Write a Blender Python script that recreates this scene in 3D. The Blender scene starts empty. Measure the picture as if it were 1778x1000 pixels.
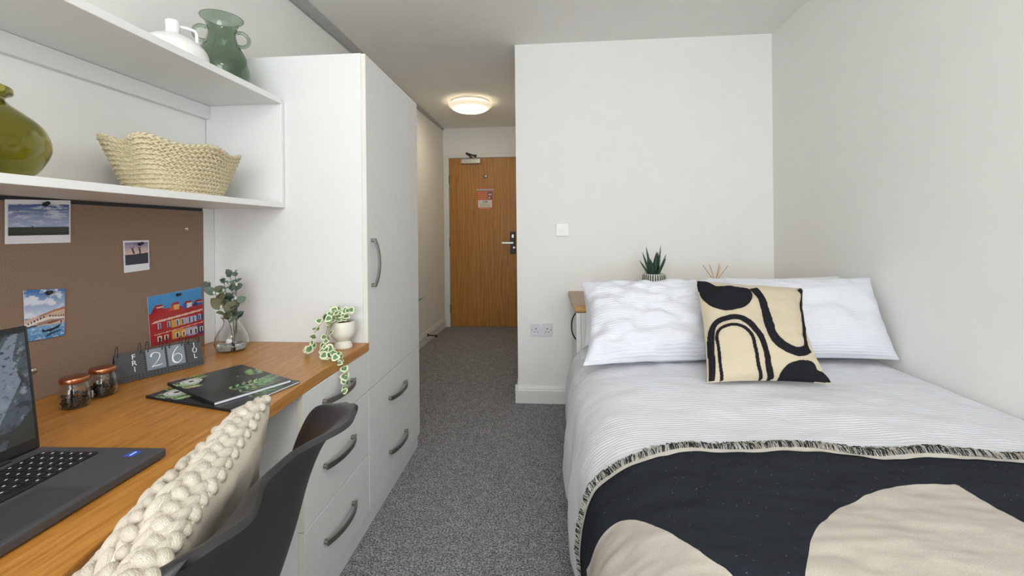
import bpy, bmesh, math, random
import numpy as np
from mathutils import Vector, Matrix, noise
from math import sin, cos, pi, radians

# ------------------------------------------------------------------ camera, world, light, exposure
scene = bpy.context.scene
COL = scene.collection
F_PX, YAW, ROLL, SHIFT_PX, CAM_H = 765.7097, 0.0817, -0.0102, -98.6219, 1.1493
_fw = Vector((-sin(YAW), cos(YAW), 0)); _r0 = Vector((cos(YAW), sin(YAW), 0)); _u0 = _r0.cross(_fw)
_rt = cos(ROLL) * _r0 + sin(ROLL) * _u0; _up = -sin(ROLL) * _r0 + cos(ROLL) * _u0
cam_data = bpy.data.cameras.new('camera'); cam = bpy.data.objects.new('camera', cam_data); COL.objects.link(cam)
cam.matrix_world = Matrix(((_rt.x, _up.x, -_fw.x, 0), (_rt.y, _up.y, -_fw.y, 0), (_rt.z, _up.z, -_fw.z, CAM_H), (0, 0, 0, 1)))
cam_data.sensor_fit = 'HORIZONTAL'; cam_data.sensor_width = 36.0
cam_data.lens = F_PX / 1778 * 36.0; cam_data.shift_y = SHIFT_PX / 1778; cam_data.clip_start = 0.02
scene.camera = cam
def U(x, y, ax, v):                      # photo pixel -> point on the plane ax = v
    d = _fw + _rt * ((x - 889) / F_PX) - _up * ((y - 500 - SHIFT_PX) / F_PX)
    i = 'XYZ'.index(ax); o = Vector((0, 0, CAM_H)); return o + d * ((v - o[i]) / d[i])

world = bpy.data.worlds.new('daylight'); scene.world = world; world.use_nodes = True
world.node_tree.nodes['Background'].inputs[0].default_value = (0.80, 0.90, 1.0, 1)
world.node_tree.nodes['Background'].inputs[1].default_value = 2.0
def area_light(name, loc, rot, sx, sy, energy, color):
    l = bpy.data.lights.new(name, 'AREA'); l.shape = 'RECTANGLE'; l.size = sx; l.size_y = sy; l.energy = energy; l.color = color
    o = bpy.data.objects.new(name, l); o.location = loc; o.rotation_euler = rot; COL.objects.link(o); return o
area_light('window_daylight', (0.05, -1.62, 1.48), (radians(90), 0, 0), 2.3, 1.5, 72, (0.91, 0.96, 1.0))
scene.view_settings.view_transform = 'Standard'; scene.view_settings.look = 'None'
scene.view_settings.exposure = -0.06; scene.view_settings.gamma = 1.0; scene.view_settings.use_curve_mapping = False

random.seed(7); np.random.seed(7)
HC = 2.4; YF = 2.956; YD = 5.256; XR = 1.4417; XJ = -0.2108; YREAR = -1.6
# ------------------------------------------------------------------ materials
def new_mat(name):
    m = bpy.data.materials.new(name); m.use_nodes = True; nt = m.node_tree
    return m, nt, nt.nodes['Principled BSDF']
def lin(c):
    return tuple((x / 12.92 if x <= .04045 else ((x + .055) / 1.055) ** 2.4) for x in (v / 255 for v in c))
def coords(nt, scale=(1, 1, 1), kind='Object', rot=(0, 0, 0)):
    tc = nt.nodes.new('ShaderNodeTexCoord'); mp = nt.nodes.new('ShaderNodeMapping')
    mp.inputs['Scale'].default_value = scale; mp.inputs['Rotation'].default_value = rot
    nt.links.new(tc.outputs[kind], mp.inputs[0]); return mp.outputs[0]
def ramp(nt, fac, stops):
    r = nt.nodes.new('ShaderNodeValToRGB'); e = r.color_ramp.elements
    while len(e) < len(stops): e.new(0.5)
    for k, (p, c) in enumerate(stops): e[k].position = p; e[k].color = (*c, 1)
    nt.links.new(fac, r.inputs[0]); return r.outputs[0]
def bump(nt, b, h, strength, dist=0.01):
    n = nt.nodes.new('ShaderNodeBump'); n.inputs['Strength'].default_value = strength; n.inputs['Distance'].default_value = dist
    nt.links.new(h, n.inputs['Height']); nt.links.new(n.outputs[0], b.inputs['Normal'])
def tex(nt, vec, scale, detail=4, rough=.55, dist=0):
    n = nt.nodes.new('ShaderNodeTexNoise'); n.inputs['Scale'].default_value = scale; n.inputs['Detail'].default_value = detail
    n.inputs['Roughness'].default_value = rough; n.inputs['Distortion'].default_value = dist; nt.links.new(vec, n.inputs['Vector']); return n.outputs['Fac']
def plain(name, rgb, rough=.5, metal=0, var=.06, scale=40, bmp=0, spec=None, coat=0):
    m, nt, b = new_mat(name); c = lin(rgb); f = tex(nt, coords(nt), scale)
    lo = tuple(x * (1 - var) for x in c); hi = tuple(min(1, x * (1 + var)) for x in c)
    nt.links.new(ramp(nt, f, [(.3, lo), (.7, hi)]), b.inputs['Base Color'])
    b.inputs['Roughness'].default_value = rough; b.inputs['Metallic'].default_value = metal
    if spec is not None: b.inputs['Specular IOR Level'].default_value = spec
    if coat: b.inputs['Coat Weight'].default_value = coat
    if bmp: bump(nt, b, f, bmp, .002)
    return m
def glass(name, rgb, rough=.0, ior=1.45):
    m, nt, b = new_mat(name); f = tex(nt, coords(nt), 12); c = lin(rgb)
    nt.links.new(ramp(nt, f, [(.2, tuple(x * .93 for x in c)), (.8, c)]), b.inputs['Base Color'])
    b.inputs['Transmission Weight'].default_value = 1; b.inputs['Roughness'].default_value = rough; b.inputs['IOR'].default_value = ior
    return m
def wood(name, dark, mid, light, axis, stretch=14, scale=5, rough=.42, wavy=.0):
    m, nt, b = new_mat(name); s = [stretch] * 3; s['XYZ'.index(axis)] = 1
    v = coords(nt, tuple(s)); f1 = tex(nt, v, scale, 6, .6, wavy); s2 = [stretch * 5] * 3; s2['XYZ'.index(axis)] = 4
    f2 = tex(nt, coords(nt, tuple(s2)), scale, 3, .6)
    mx = nt.nodes.new('ShaderNodeMath'); mx.operation = 'MULTIPLY_ADD'; mx.inputs[1].default_value = .45; nt.links.new(f2, mx.inputs[0])
    sc = nt.nodes.new('ShaderNodeMath'); sc.operation = 'MULTIPLY'; sc.inputs[1].default_value = .6; nt.links.new(f1, sc.inputs[0]); nt.links.new(sc.outputs[0], mx.inputs[2])
    nt.links.new(ramp(nt, mx.outputs[0], [(.36, lin(dark)), (.52, lin(mid)), (.7, lin(light))]), b.inputs['Base Color'])
    b.inputs['Roughness'].default_value = rough; bump(nt, b, f2, .12, .001); return m
def veneer(name):                                     # cathedral oak veneer of the door
    m, nt, b = new_mat(name)
    v = coords(nt, (1, 1, .07)); w = nt.nodes.new('ShaderNodeTexWave'); w.wave_type = 'BANDS'; w.bands_direction = 'X'
    w.inputs['Scale'].default_value = 9; w.inputs['Distortion'].default_value = 14; w.inputs['Detail'].default_value = 3; w.inputs['Detail Scale'].default_value = 1.6
    nt.links.new(v, w.inputs['Vector'])
    f2 = tex(nt, coords(nt, (90, 90, 5)), 3, 4)
    mx = nt.nodes.new('ShaderNodeMath'); mx.operation = 'MULTIPLY_ADD'; mx.inputs[1].default_value = .4; nt.links.new(w.outputs['Fac'], mx.inputs[0])
    sc = nt.nodes.new('ShaderNodeMath'); sc.operation = 'MULTIPLY'; sc.inputs[1].default_value = .6; nt.links.new(f2, sc.inputs[0]); nt.links.new(sc.outputs[0], mx.inputs[2])
    nt.links.new(ramp(nt, mx.outputs[0], [(.2, lin((158, 106, 42))), (.5, lin((178, 123, 52))), (.85, lin((192, 138, 66)))]), b.inputs['Base Color'])
    b.inputs['Roughness'].default_value = .45; return m
def carpet_mat():
    m, nt, b = new_mat('carpet'); v = coords(nt)
    f = tex(nt, v, 150, 4, .75); g = tex(nt, v, 45, 3, .6)
    a = nt.nodes.new('ShaderNodeMath'); a.operation = 'MULTIPLY_ADD'; a.inputs[1].default_value = .85; nt.links.new(f, a.inputs[0])
    s = nt.nodes.new('ShaderNodeMath'); s.operation = 'MULTIPLY'; s.inputs[1].default_value = .15; nt.links.new(g, s.inputs[0]); nt.links.new(s.outputs[0], a.inputs[2])
    nt.links.new(ramp(nt, a.outputs[0], [(.38, lin((66, 66, 69))), (.5, lin((138, 137, 139))), (.62, lin((212, 210, 210)))]), b.inputs['Base Color'])
    b.inputs['Roughness'].default_value = .95; b.inputs['Specular IOR Level'].default_value = .1; bump(nt, b, f, .9, .006); return m
def cloth_mat(name, rgb, ripple=0, rough=.85, weave=600, wb=.25):
    m, nt, b = new_mat(name); c = lin(rgb); v = coords(nt, kind='UV')
    f = tex(nt, v, weave, 2)
    nt.links.new(ramp(nt, f, [(.3, tuple(x * .93 for x in c)), (.7, tuple(min(1, x * 1.04) for x in c))]), b.inputs['Base Color'])
    b.inputs['Roughness'].default_value = rough; b.inputs['Specular IOR Level'].default_value = .2
    b.inputs['Sheen Weight'].default_value = .15
    if ripple:
        w = nt.nodes.new('ShaderNodeTexWave'); w.bands_direction = 'Y'; w.inputs['Scale'].default_value = 24; w.inputs['Distortion'].default_value = 4.5
        w.inputs['Detail'].default_value = 2; w.inputs['Detail Scale'].default_value = .45
        nt.links.new(coords(nt, (.3, 1, 1), 'UV'), w.inputs['Vector']); bump(nt, b, w.outputs['Fac'], ripple, .006)
    else: bump(nt, b, f, wb, .002)
    return m
def attr_mat(name, rough=.45, spec=.3):
    m, nt, b = new_mat(name); a = nt.nodes.new('ShaderNodeAttribute'); a.attribute_name = 'print'
    f = tex(nt, coords(nt), 300, 2); mx = nt.nodes.new('ShaderNodeMix'); mx.data_type = 'RGBA'; mx.blend_type = 'MULTIPLY'; mx.inputs[0].default_value = .12
    nt.links.new(a.outputs['Color'], mx.inputs[6]); nt.links.new(f, mx.inputs[7]); nt.links.new(mx.outputs[2], b.inputs['Base Color'])
    b.inputs['Roughness'].default_value = rough; b.inputs['Specular IOR Level'].default_value = spec; return m

M = {}
M['wall'] = plain('wall_paint', (240, 239, 235), .8, var=.012, scale=6)
M['ceil'] = plain('ceiling_paint', (242, 240, 236), .9, var=.012, scale=5)
M['gloss'] = plain('white_gloss_trim', (230, 229, 225), .35, var=.01)
M['trunk'] = plain('grey_trunking', (176, 176, 174), .5)
M['carpet'] = carpet_mat()
M['lam'] = plain('white_laminate', (223, 223, 221), .38, var=.012, scale=120, bmp=.04)
M['edge'] = plain('laminate_edge', (222, 219, 208), .45, var=.02)
M['shelf'] = plain('shelf_laminate', (230, 230, 228), .42, var=.012, scale=120)
M['oak'] = wood('oak_worktop', (150, 97, 36), (180, 122, 51), (198, 143, 72), 'Y', 16, 5, .3)
M['oak2'] = wood('pale_oak', (150, 122, 96), (178, 150, 122), (196, 170, 142), 'X', 16, 5, .5)
M['beech'] = wood('honey_beech', (170, 120, 60), (200, 150, 86), (215, 168, 104), 'X', 16, 5, .4)
M['veneer'] = veneer('oak_veneer')
M['metal'] = plain('brushed_nickel', (150, 146, 140), .34, 1, .08, 200)
M['steel'] = plain('satin_steel', (190, 186, 178), .3, 1)
M['dkmetal'] = plain('dark_bronze', (60, 54, 50), .4, .8)
M['blackpl'] = plain('black_plastic', (30, 30, 31), .38, var=.08, scale=400, bmp=.05)
M['black'] = plain('matt_black', (22, 22, 24), .55, var=.1)
M['whitepl'] = plain('white_plastic', (236, 235, 232), .3, var=.01)
M['slot'] = plain('dark_slot', (45, 45, 48), .7)
M['chair'] = plain('charcoal_shell', (40, 40, 42), .42, var=.08, scale=500, bmp=.12)
def cork_mat():
    m, nt, b = new_mat('cork'); v = coords(nt); f = tex(nt, v, 420, 3, .7); g = tex(nt, v, 300, 3)
    nt.links.new(ramp(nt, f, [(.3, lin((112, 91, 76))), (.5, lin((136, 113, 95))), (.72, lin((158, 135, 116)))]), b.inputs['Base Color'])
    b.inputs['Roughness'].default_value = .95; bump(nt, b, g, .2, .002); return m
M['cork'] = cork_mat()
M['bed'] = cloth_mat('white_crinkle_cotton', (221, 222, 228), .24)
M['bed2'] = cloth_mat('white_plain_cotton', (232, 232, 236), 0)
M['beige'] = cloth_mat('beige_canvas', (206, 192, 166), 0, weave=900, wb=.35)
M['tuft'] = plain('black_tufting', (36, 36, 40), .95, var=.35, scale=420, bmp=1.0, spec=.1)
M['ivory'] = cloth_mat('ivory_cotton', (212, 202, 184), 0, weave=350, wb=.4)
M['fringe_w'] = plain('fringe_ivory', (190, 186, 176), .9); M['fringe_b'] = plain('fringe_black', (40, 42, 46), .9)
M['white_cer'] = plain('white_ceramic', (238, 237, 234), .35, var=.01)
M['pot'] = plain('cream_stoneware', (226, 221, 208), .45, var=.04, scale=160, bmp=.2)
M['straw'] = plain('twisted_paper_rope', (204, 190, 156), .85, var=.12, scale=180, bmp=.3)
M['olive'] = glass('olive_glass', (186, 182, 80)); M['ggreen'] = glass('grey_green_glass', (184, 201, 184)); M['clear'] = glass('clear_glass', (245, 248, 246))
M['water'] = glass('water', (240, 245, 244), 0, 1.33)
M['copper'] = plain('copper_lid', (196, 132, 98), .28, 1, .06, 90)
M['potp'] = plain('dark_potpourri', (44, 36, 38), .6, var=.5, scale=150)
M['paper'] = plain('white_paper', (226, 226, 230), .6, var=.02)
M['print'] = attr_mat('printed_surface'); M['gloss_print'] = attr_mat('laminated_print', .28, .4)
M['calgrey'] = plain('slate_card', (120, 130, 140), .6); M['caldark'] = plain('charcoal_card', (64, 65, 68), .6); M['ink'] = plain('white_ink', (235, 236, 238), .6)
M['lapbody'] = plain('laptop_grey', (80, 80, 84), .45, .3, .05, 500); M['lapblack'] = plain('laptop_black', (28, 28, 30), .4)
M['euca'] = plain('eucalyptus_leaf', (92, 112, 98), .6, var=.25, scale=30); M['euca2'] = plain('olive_brown_leaf', (104, 104, 74), .6, var=.3, scale=30)
M['twig'] = plain('brown_twig', (84, 62, 48), .7, var=.2); M['bud'] = plain('pale_bud', (196, 200, 184), .6)
M['ivyg'] = plain('ivy_green', (98, 134, 92), .5, var=.3, scale=60); M['ivyc'] = plain('ivy_cream_edge', (222, 226, 186), .5, var=.1); M['vine'] = plain('vine_stem', (126, 132, 84), .6)
M['soil'] = plain('dark_soil', (58, 46, 38), .95, var=.4, scale=120, bmp=.8)
M['agave'] = plain('agave_green', (44, 76, 58), .5, var=.25, scale=25); M['reed'] = plain('rattan_reed', (206, 170, 116), .7)
M['green'] = plain('bright_leaf', (70, 120, 50), .5, var=.2)
M['shaded_board'] = plain('shaded_white_board', (150, 150, 150), .6)  # white panel under the desk, its shade put into the grey colour

# ------------------------------------------------------------------ object helpers
ORG = {}
def thing(name, label, cat, loc, group=None, kind=None):
    o = bpy.data.objects.new(name, None); COL.objects.link(o); o.location = loc; o.empty_display_size = .05
    ORG[o.name] = Vector(loc); tag(o, label, cat, group, kind); return o
def tag(o, label=None, cat=None, group=None, kind=None):
    if label: o['label'] = label
    if cat: o['category'] = cat
    if group: o['group'] = group
    if kind: o['kind'] = kind
    return o
def mk(name, bm, mats, parent=None, smooth=False, label=None, cat=None, group=None, kind=None, base=None, uv=None):
    """bm in world coordinates -> one mesh object"""
    if not isinstance(bm, bmesh.types.BMesh):
        v, f = bm; me = bpy.data.meshes.new(name); me.from_pydata([tuple(p) for p in v], [], f)
    else:
        me = bpy.data.meshes.new(name); bm.to_mesh(me); bm.free()
    if not isinstance(mats, (list, tuple)): mats = [mats]
    for m in mats: me.materials.append(M[m] if isinstance(m, str) else m)
    o = bpy.data.objects.new(name, me); COL.objects.link(o)
    if parent is not None:
        org = ORG[parent.name]; o.parent = parent
    else:
        if base is None:
            n = len(me.vertices); a = np.empty(n * 3); me.vertices.foreach_get('co', a); a = a.reshape(-1, 3)
            base = ((a[:, 0].min() + a[:, 0].max()) / 2, (a[:, 1].min() + a[:, 1].max()) / 2, a[:, 2].min())
        org = Vector(base); o.location = org
    ORG[o.name] = Vector(org)
    me.transform(Matrix.Translation(-Vector(org)))
    if smooth: me.polygons.foreach_set('use_smooth', [True] * len(me.polygons))
    tag(o, label, cat, group, kind); return o
def inst(name, me, parent, mat_world):
    o = bpy.data.objects.new(name, me); COL.objects.link(o); o.parent = parent
    o.matrix_local = Matrix.Translation(-ORG[parent.name]) @ mat_world; return o
def NB(): return bmesh.new()
def box(bm, x0, x1, y0, y1, z0, z1, bev=0, seg=2, mi=0):
    vs = [bm.verts.new(p) for p in ((x0, y0, z0), (x1, y0, z0), (x1, y1, z0), (x0, y1, z0), (x0, y0, z1), (x1, y0, z1), (x1, y1, z1), (x0, y1, z1))]
    fs = [bm.faces.new([vs[i] for i in q]) for q in ((0, 3, 2, 1), (4, 5, 6, 7), (0, 1, 5, 4), (1, 2, 6, 5), (2, 3, 7, 6), (3, 0, 4, 7))]
    for f in fs: f.material_index = mi
    if bev:
        es = list({e for f in fs for e in f.edges}); bmesh.ops.bevel(bm, geom=es, offset=bev, segments=seg, affect='EDGES', profile=.6)
    return bm
def bx(*a, **k): return box(NB(), *a, **k)
def prism(bm, pts, z0, z1, bev=0, mi=0):           # plan polygon extruded in z
    b = [bm.verts.new((p[0], p[1], z0)) for p in pts]; t = [bm.verts.new((p[0], p[1], z1)) for p in pts]; n = len(pts)
    fs = [bm.faces.new(b[::-1]), bm.faces.new(t)] + [bm.faces.new((b[i], b[(i + 1) % n], t[(i + 1) % n], t[i])) for i in range(n)]
    for f in fs: f.material_index = mi
    bmesh.ops.recalc_face_normals(bm, faces=fs)
    if bev: bmesh.ops.bevel(bm, geom=list({e for f in fs[:2] for e in f.edges}), offset=bev, segments=2, affect='EDGES')
    return bm
def lathe(bm, prof, c, n=48, mi=0, axis=None):
    """prof list of (r, z) relative to c; open chain, poles when r==0"""
    rings = []
    R = axis or Matrix.Identity(3); c = Vector(c)
    for r, z in prof:
        if r < 1e-6: rings.append([bm.verts.new(c + R @ Vector((0, 0, z)))])
        else: rings.append([bm.verts.new(c + R @ Vector((r * cos(2 * pi * k / n), r * sin(2 * pi * k / n), z))) for k in range(n)])
    for a, b in zip(rings, rings[1:]):
        for k in range(n):
            k2 = (k + 1) % n
            q = [a[k % len(a)], a[k2 % len(a)], b[k2 % len(b)], b[k % len(b)]]
            q = [v for i, v in enumerate(q) if v not in q[:i]]
            if len(q) > 2: bm.faces.new(q).material_index = mi
    return bm
def spline(pts, n):                                   # Catmull-Rom
    P = [Vector(p) for p in pts]; P = [2 * P[0] - P[1]] + P + [2 * P[-1] - P[-2]]; out = []
    m = len(P) - 3
    for k in range(n + 1):
        t = k / n * m; i = min(int(t), m - 1); t -= i; a, b, c, d = P[i:i + 4]
        out.append(.5 * ((2 * b) + (c - a) * t + (2 * a - 5 * b + 4 * c - d) * t * t + (3 * b - a - 3 * c + d) * t ** 3))
    return out
def tube(bm, pts, r, n=8, mi=0, cap=True, flat=1.0):
    pts = [Vector(p) for p in pts]; rs = r if isinstance(r, (list, tuple)) else [r] * len(pts); rings = []; prev = None
    for i, p in enumerate(pts):
        t = (pts[min(i + 1, len(pts) - 1)] - pts[max(i - 1, 0)]).normalized()
        if prev is None: prev = t.orthogonal().normalized()
        prev = (prev - t * prev.dot(t)); prev = prev.normalized() if prev.length > 1e-6 else t.orthogonal().normalized()
        b = t.cross(prev)
        rings.append([bm.verts.new(p + rs[i] * (prev * cos(2 * pi * k / n) + b * sin(2 * pi * k / n) * flat)) for k in range(n)])
    for a, b in zip(rings, rings[1:]):
        for k in range(n): bm.faces.new((a[k], a[(k + 1) % n], b[(k + 1) % n], b[k])).material_index = mi
    if cap: bm.faces.new(rings[0][::-1]).material_index = mi; bm.faces.new(rings[-1]).material_index = mi
    return bm
def torus_arc(c, r, e1, e2, a0=0, a1=2 * pi, n=20):
    c = Vector(c); return [c + r * (cos(a0 + (a1 - a0) * k / n) * e1 + sin(a0 + (a1 - a0) * k / n) * e2) for k in range(n + 1)]
def ellipsoid_mesh(name, mat, nu=8, nv=6):
    bm = NB(); lathe(bm, [(sin(pi * k / nv), -cos(pi * k / nv)) for k in range(nv + 1)], (0, 0, 0), nu)
    me = bpy.data.meshes.new(name); bm.to_mesh(me); bm.free(); me.materials.append(M[mat]); me.polygons.foreach_set('use_smooth', [True] * len(me.polygons)); return me
def grid(fn, nu, nv, uvfn=None, close=False):
    """surface from fn(u,v) u,v in 0..1 ; returns bm"""
    bm = NB(); uvl = bm.loops.layers.uv.new('UVMap')
    V = [[bm.verts.new(fn(i / nu, j / nv)) for j in range(nv + 1)] for i in range(nu + 1)]
    uvfn = uvfn or (lambda u, v: (u, v))
    for i in range(nu):
        for j in range(nv):
            q = ((i, j), (i + 1, j), (i + 1, j + 1), (i, j + 1)); q = q[::-1] if close else q; f = bm.faces.new([V[a][b] for a, b in q])
            for l, (a, b) in zip(f.loops, q): l[uvl].uv = uvfn(a / nu, b / nv)
    return bm
def smoothstep(a, b, x):
    t = max(0, min(1, (x - a) / (b - a))); return t * t * (3 - 2 * t)
def fbm(x, y, z=0, o=3): return noise.fractal(Vector((x, y, z)), .6, 2.1, o)

class Img:                                            # small raster used for flat printed surfaces
    def __init__(s, w, h, c): s.w, s.h = w, h; s.a = np.zeros((h, w, 3)); s.a[:] = lin(c); s.x, s.y = np.meshgrid((np.arange(w) + .5) / w, (np.arange(h) + .5) / h)
    def poly(s, pts, c, al=1):
        ins = np.zeros((s.h, s.w), bool); n = len(pts)
        for i in range(n):
            (x0, y0), (x1, y1) = pts[i], pts[(i + 1) % n]
            if y0 == y1: continue
            ins ^= ((y0 > s.y) != (y1 > s.y)) & (s.x < (x1 - x0) * (s.y - y0) / (y1 - y0) + x0)
        s.a[ins] = s.a[ins] * (1 - al) + np.array(lin(c)) * al
    def rect(s, x0, y0, x1, y1, c, al=1): s.poly([(x0, y0), (x1, y0), (x1, y1), (x0, y1)], c, al)
    def ell(s, cx, cy, rx, ry, c, rot=0, al=1):
        s.poly([(cx + rx * cos(t) * cos(rot) - ry * sin(t) * sin(rot), cy + rx * cos(t) * sin(rot) + ry * sin(t) * cos(rot)) for t in np.linspace(0, 2 * pi, 24, endpoint=False)], c, al)
    def line(s, p, q, wd, c, asp=1):
        dx, dy = q[0] - p[0], q[1] - p[1]; L = math.hypot(dx, dy * asp) or 1; nx, ny = -dy * asp / L * wd / 2, dx / L * wd / 2 / asp
        s.poly([(p[0] + nx, p[1] + ny), (q[0] + nx, q[1] + ny), (q[0] - nx, q[1] - ny), (p[0] - nx, p[1] - ny)], c)
    def clouds(s, fx, fy, c, lo, hi, y0, y1, seed=0):
        for j in range(s.h):
            if not y0 <= s.y[j, 0] <= y1: continue
            for i in range(s.w):
                k = smoothstep(lo, hi, fbm(s.x[j, i] * fx + seed, s.y[j, i] * fy, seed, 4)); s.a[j, i] = s.a[j, i] * (1 - k) + np.array(lin(c)) * k
    def vgrad(s, y0, y1, c0, c1):
        for j in range(s.h):
            y = s.y[j, 0]
            if y0 <= y <= y1: t = (y - y0) / (y1 - y0); s.a[j, :] = np.array(lin(c0)) * (1 - t) + np.array(lin(c1)) * t
def print_quad(name, img, TL, TR, BR, BL, parent, mat='print', **kw):
    TL, TR, BR, BL = map(Vector, (TL, TR, BR, BL)); w, h = img.w, img.h; vs = []
    for j in range(h + 1):
        for i in range(w + 1):
            a, b = i / w, j / h; vs.append(TL * (1 - a) * (1 - b) + TR * a * (1 - b) + BR * a * b + BL * (1 - a) * b)
    fs = [(j * (w + 1) + i, (j + 1) * (w + 1) + i, (j + 1) * (w + 1) + i + 1, j * (w + 1) + i + 1) for j in range(h) for i in range(w)]
    o = mk(name, (vs, fs), mat, parent, **kw); ca = o.data.color_attributes.new('print', 'FLOAT_COLOR', 'CORNER')
    col = np.ones((h * w, 4, 4), np.float32); col[:, :, :3] = img.a.reshape(-1, 1, 3); ca.data.foreach_set('color', col.ravel()); return o
def text_mesh(name, s, mat, parent, origin, ex, ey, size, align='CENTER', off=0, lift=.0004):
    cu = bpy.data.curves.new(name, 'FONT'); cu.body = s; cu.size = 1; cu.align_x = align; cu.align_y = 'CENTER'; cu.offset = off; cu.resolution_u = 3
    ob = bpy.data.objects.new('tmp_text', cu); COL.objects.link(ob); bpy.context.view_layer.update()
    me = bpy.data.meshes.new_from_object(ob.evaluated_get(bpy.context.evaluated_depsgraph_get())); bpy.data.objects.remove(ob); bpy.data.curves.remove(cu)
    ex, ey = Vector(ex).normalized(), Vector(ey).normalized(); n = ex.cross(ey); o0 = Vector(origin) + n * lift
    v = [o0 + (ex * p.co.x + ey * p.co.y) * size for p in me.vertices]; f = [tuple(p.vertices) for p in me.polygons]; bpy.data.meshes.remove(me)
    return mk(name, (v, f), mat, parent)
def ribbon(name, pts, widths, mat, parent, origin, ex, ey, size, lift=.0005):   # flat brush stroke on a plane
    ex, ey = Vector(ex).normalized(), Vector(ey).normalized(); n = ex.cross(ey); P = [Vector((*p, 0)) for p in pts]; P = spline(P, 40); vs, fs = [], []
    for i, p in enumerate(P):
        t = (P[min(i + 1, 40)] - P[max(i - 1, 0)]).normalized(); q = Vector((-t.y, t.x, 0)); x = i / 40 * (len(widths) - 1); k = min(int(x), len(widths) - 2); w = widths[k] + (widths[k + 1] - widths[k]) * (x - k)
        for s in (1, -1): c = p + q * w / 2 * s; vs.append(Vector(origin) + n * lift + (ex * c.x + ey * c.y) * size)
    for i in range(40): fs.append((2 * i, 2 * i + 1, 2 * i + 3, 2 * i + 2))
    return mk(name, (vs, fs), mat, parent)

# ------------------------------------------------------------------ room shell
XL = -1.345; XLD = -1.258                              # left wall at the desk and at the door
def xl(y): return XL if y < 1.9 else XL + (XLD - XL) * (y - 1.9) / (YD - 1.9)
S = dict(kind='structure')
mk('floor', bx(-1.6, 1.6, YREAR - .2, YD + .2, -.1, 0), 'carpet', **S)
mk('ceiling', bx(-1.6, 1.6, YREAR - .2, YD + .2, HC, HC + .1), 'ceil', **S)
bm = NB(); prism(bm, [(XL, YREAR), (XL, 1.9), (XLD, YD), (XLD, YD + .2), (-1.55, YD + .2), (-1.55, YREAR)], 0, HC); mk('wall_left', bm, 'wall', **S)
mk('wall_right', bx(XR, XR + .1, YREAR, YF + .1, 0, HC), 'wall', **S)
mk('wall_back', bx(XJ, XR, YF, YF + .1, 0, HC), 'wall', **S)
mk('wall_passage', bx(XJ, XJ + .1, YF + .1, YD, 0, HC), 'wall', **S)
DX0, DX1, DZ = -1.184, -0.262, 2.034                    # door slab
wd = NB(); box(wd, XLD - .02, DX0 - .03, YD, YD + .12, 0, HC); box(wd, DX0 - .03, DX1 + .03, YD, YD + .12, DZ + .03, HC); box(wd, DX1 + .03, XJ + .1, YD, YD + .12, 0, HC)
mk('wall_door', wd, 'wall', **S)
# rear wall with the window the daylight comes through
WX0, WX1, WZ0, WZ1 = -1.1, 1.2, .75, 2.2
wr = NB(); box(wr, XL, WX0, YREAR - .15, YREAR, 0, HC); box(wr, WX1, XR, YREAR - .15, YREAR, 0, HC); box(wr, WX0, WX1, YREAR - .15, YREAR, 0, WZ0); box(wr, WX0, WX1, YREAR - .15, YREAR, WZ1, HC)
mk('wall_front', wr, 'wall', **S)
win = thing('window_1', None, None, (.05, YREAR - .1, WZ0), kind='structure')
fr = NB()
for a in ((WX0, WX0 + .06, WZ0, WZ1), (WX1 - .06, WX1, WZ0, WZ1), (WX0 + .06, WX1 - .06, WZ0, WZ0 + .06), (WX0 + .06, WX1 - .06, WZ1 - .06, WZ1), (.02, .08, WZ0 + .06, WZ1 - .06)): box(fr, a[0], a[1], YREAR - .12, YREAR - .06, a[2], a[3])
for x0, x1 in ((WX0 + .06, .02), (.08, WX1 - .06)): mk('pane', bx(x0, x1, YREAR - .096, YREAR - .09, WZ0 + .06, WZ1 - .06), 'clear', win)
mk('window_frame', fr, 'whitepl', win); mk('window_sill', bx(WX0 - .03, WX1 + .03, YREAR - .06, YREAR + .06, WZ0 - .03, WZ0 - .001), 'whitepl', win)

def skirting(name, p0, p1, nrm, h=.12, t=.018, z=0):
    p0, p1, n = Vector((*p0, 0)), Vector((*p1, 0)), Vector((*nrm, 0)); prof = [(0, 0), (t, 0), (t, h * .70), (t * .8, h * .76), (t * .8, h * .8), (t * .45, h * .97), (0, h)]
    bm = NB(); A = [bm.verts.new(p0 + n * a + Vector((0, 0, b))) for a, b in prof]; B = [bm.verts.new(p1 + n * a + Vector((0, 0, b))) for a, b in prof]; k = len(prof)
    for i in range(k): bm.faces.new((A[i], A[(i + 1) % k], B[(i + 1) % k], B[i]))
    bm.faces.new(A[::-1]); bm.faces.new(B); bmesh.ops.recalc_face_normals(bm, faces=bm.faces); return mk(name, bm, 'gloss', **S)
skirting('baseboard_left', (xl(2.4), 2.4), (XLD, YD - .02), (1, 0))
skirting('baseboard_back', (XJ - .018, YF), (.5, YF), (0, -1))
skirting('baseboard_passage', (XJ, YF - .017), (XJ, YD - .02), (-1, 0))
# service trunking where left wall meets ceiling
bm = NB(); ya, yb = .2, YD - .001
pr = [(xl(ya) + .001, ya, .062, .036), (xl(1.6) + .001, 1.6, .062, .034), (xl(yb) + .001, yb, .014, .028)]
rings = [[bm.verts.new(p) for p in ((x, y, HC - .001), (x + w, y, HC - .001), (x + w, y, HC - .006), (x + w * .35, y, HC - h), (x, y, HC - h))] for x, y, w, h in pr]
for a, b in zip(rings, rings[1:]):
    for i in range(5): bm.faces.new((a[i], a[(i + 1) % 5], b[(i + 1) % 5], b[i]))
bm.faces.new(rings[0]); bm.faces.new(rings[-1][::-1]); bmesh.ops.recalc_face_normals(bm, faces=bm.faces); mk('trim_1', bm, 'trunk', **S)

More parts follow.
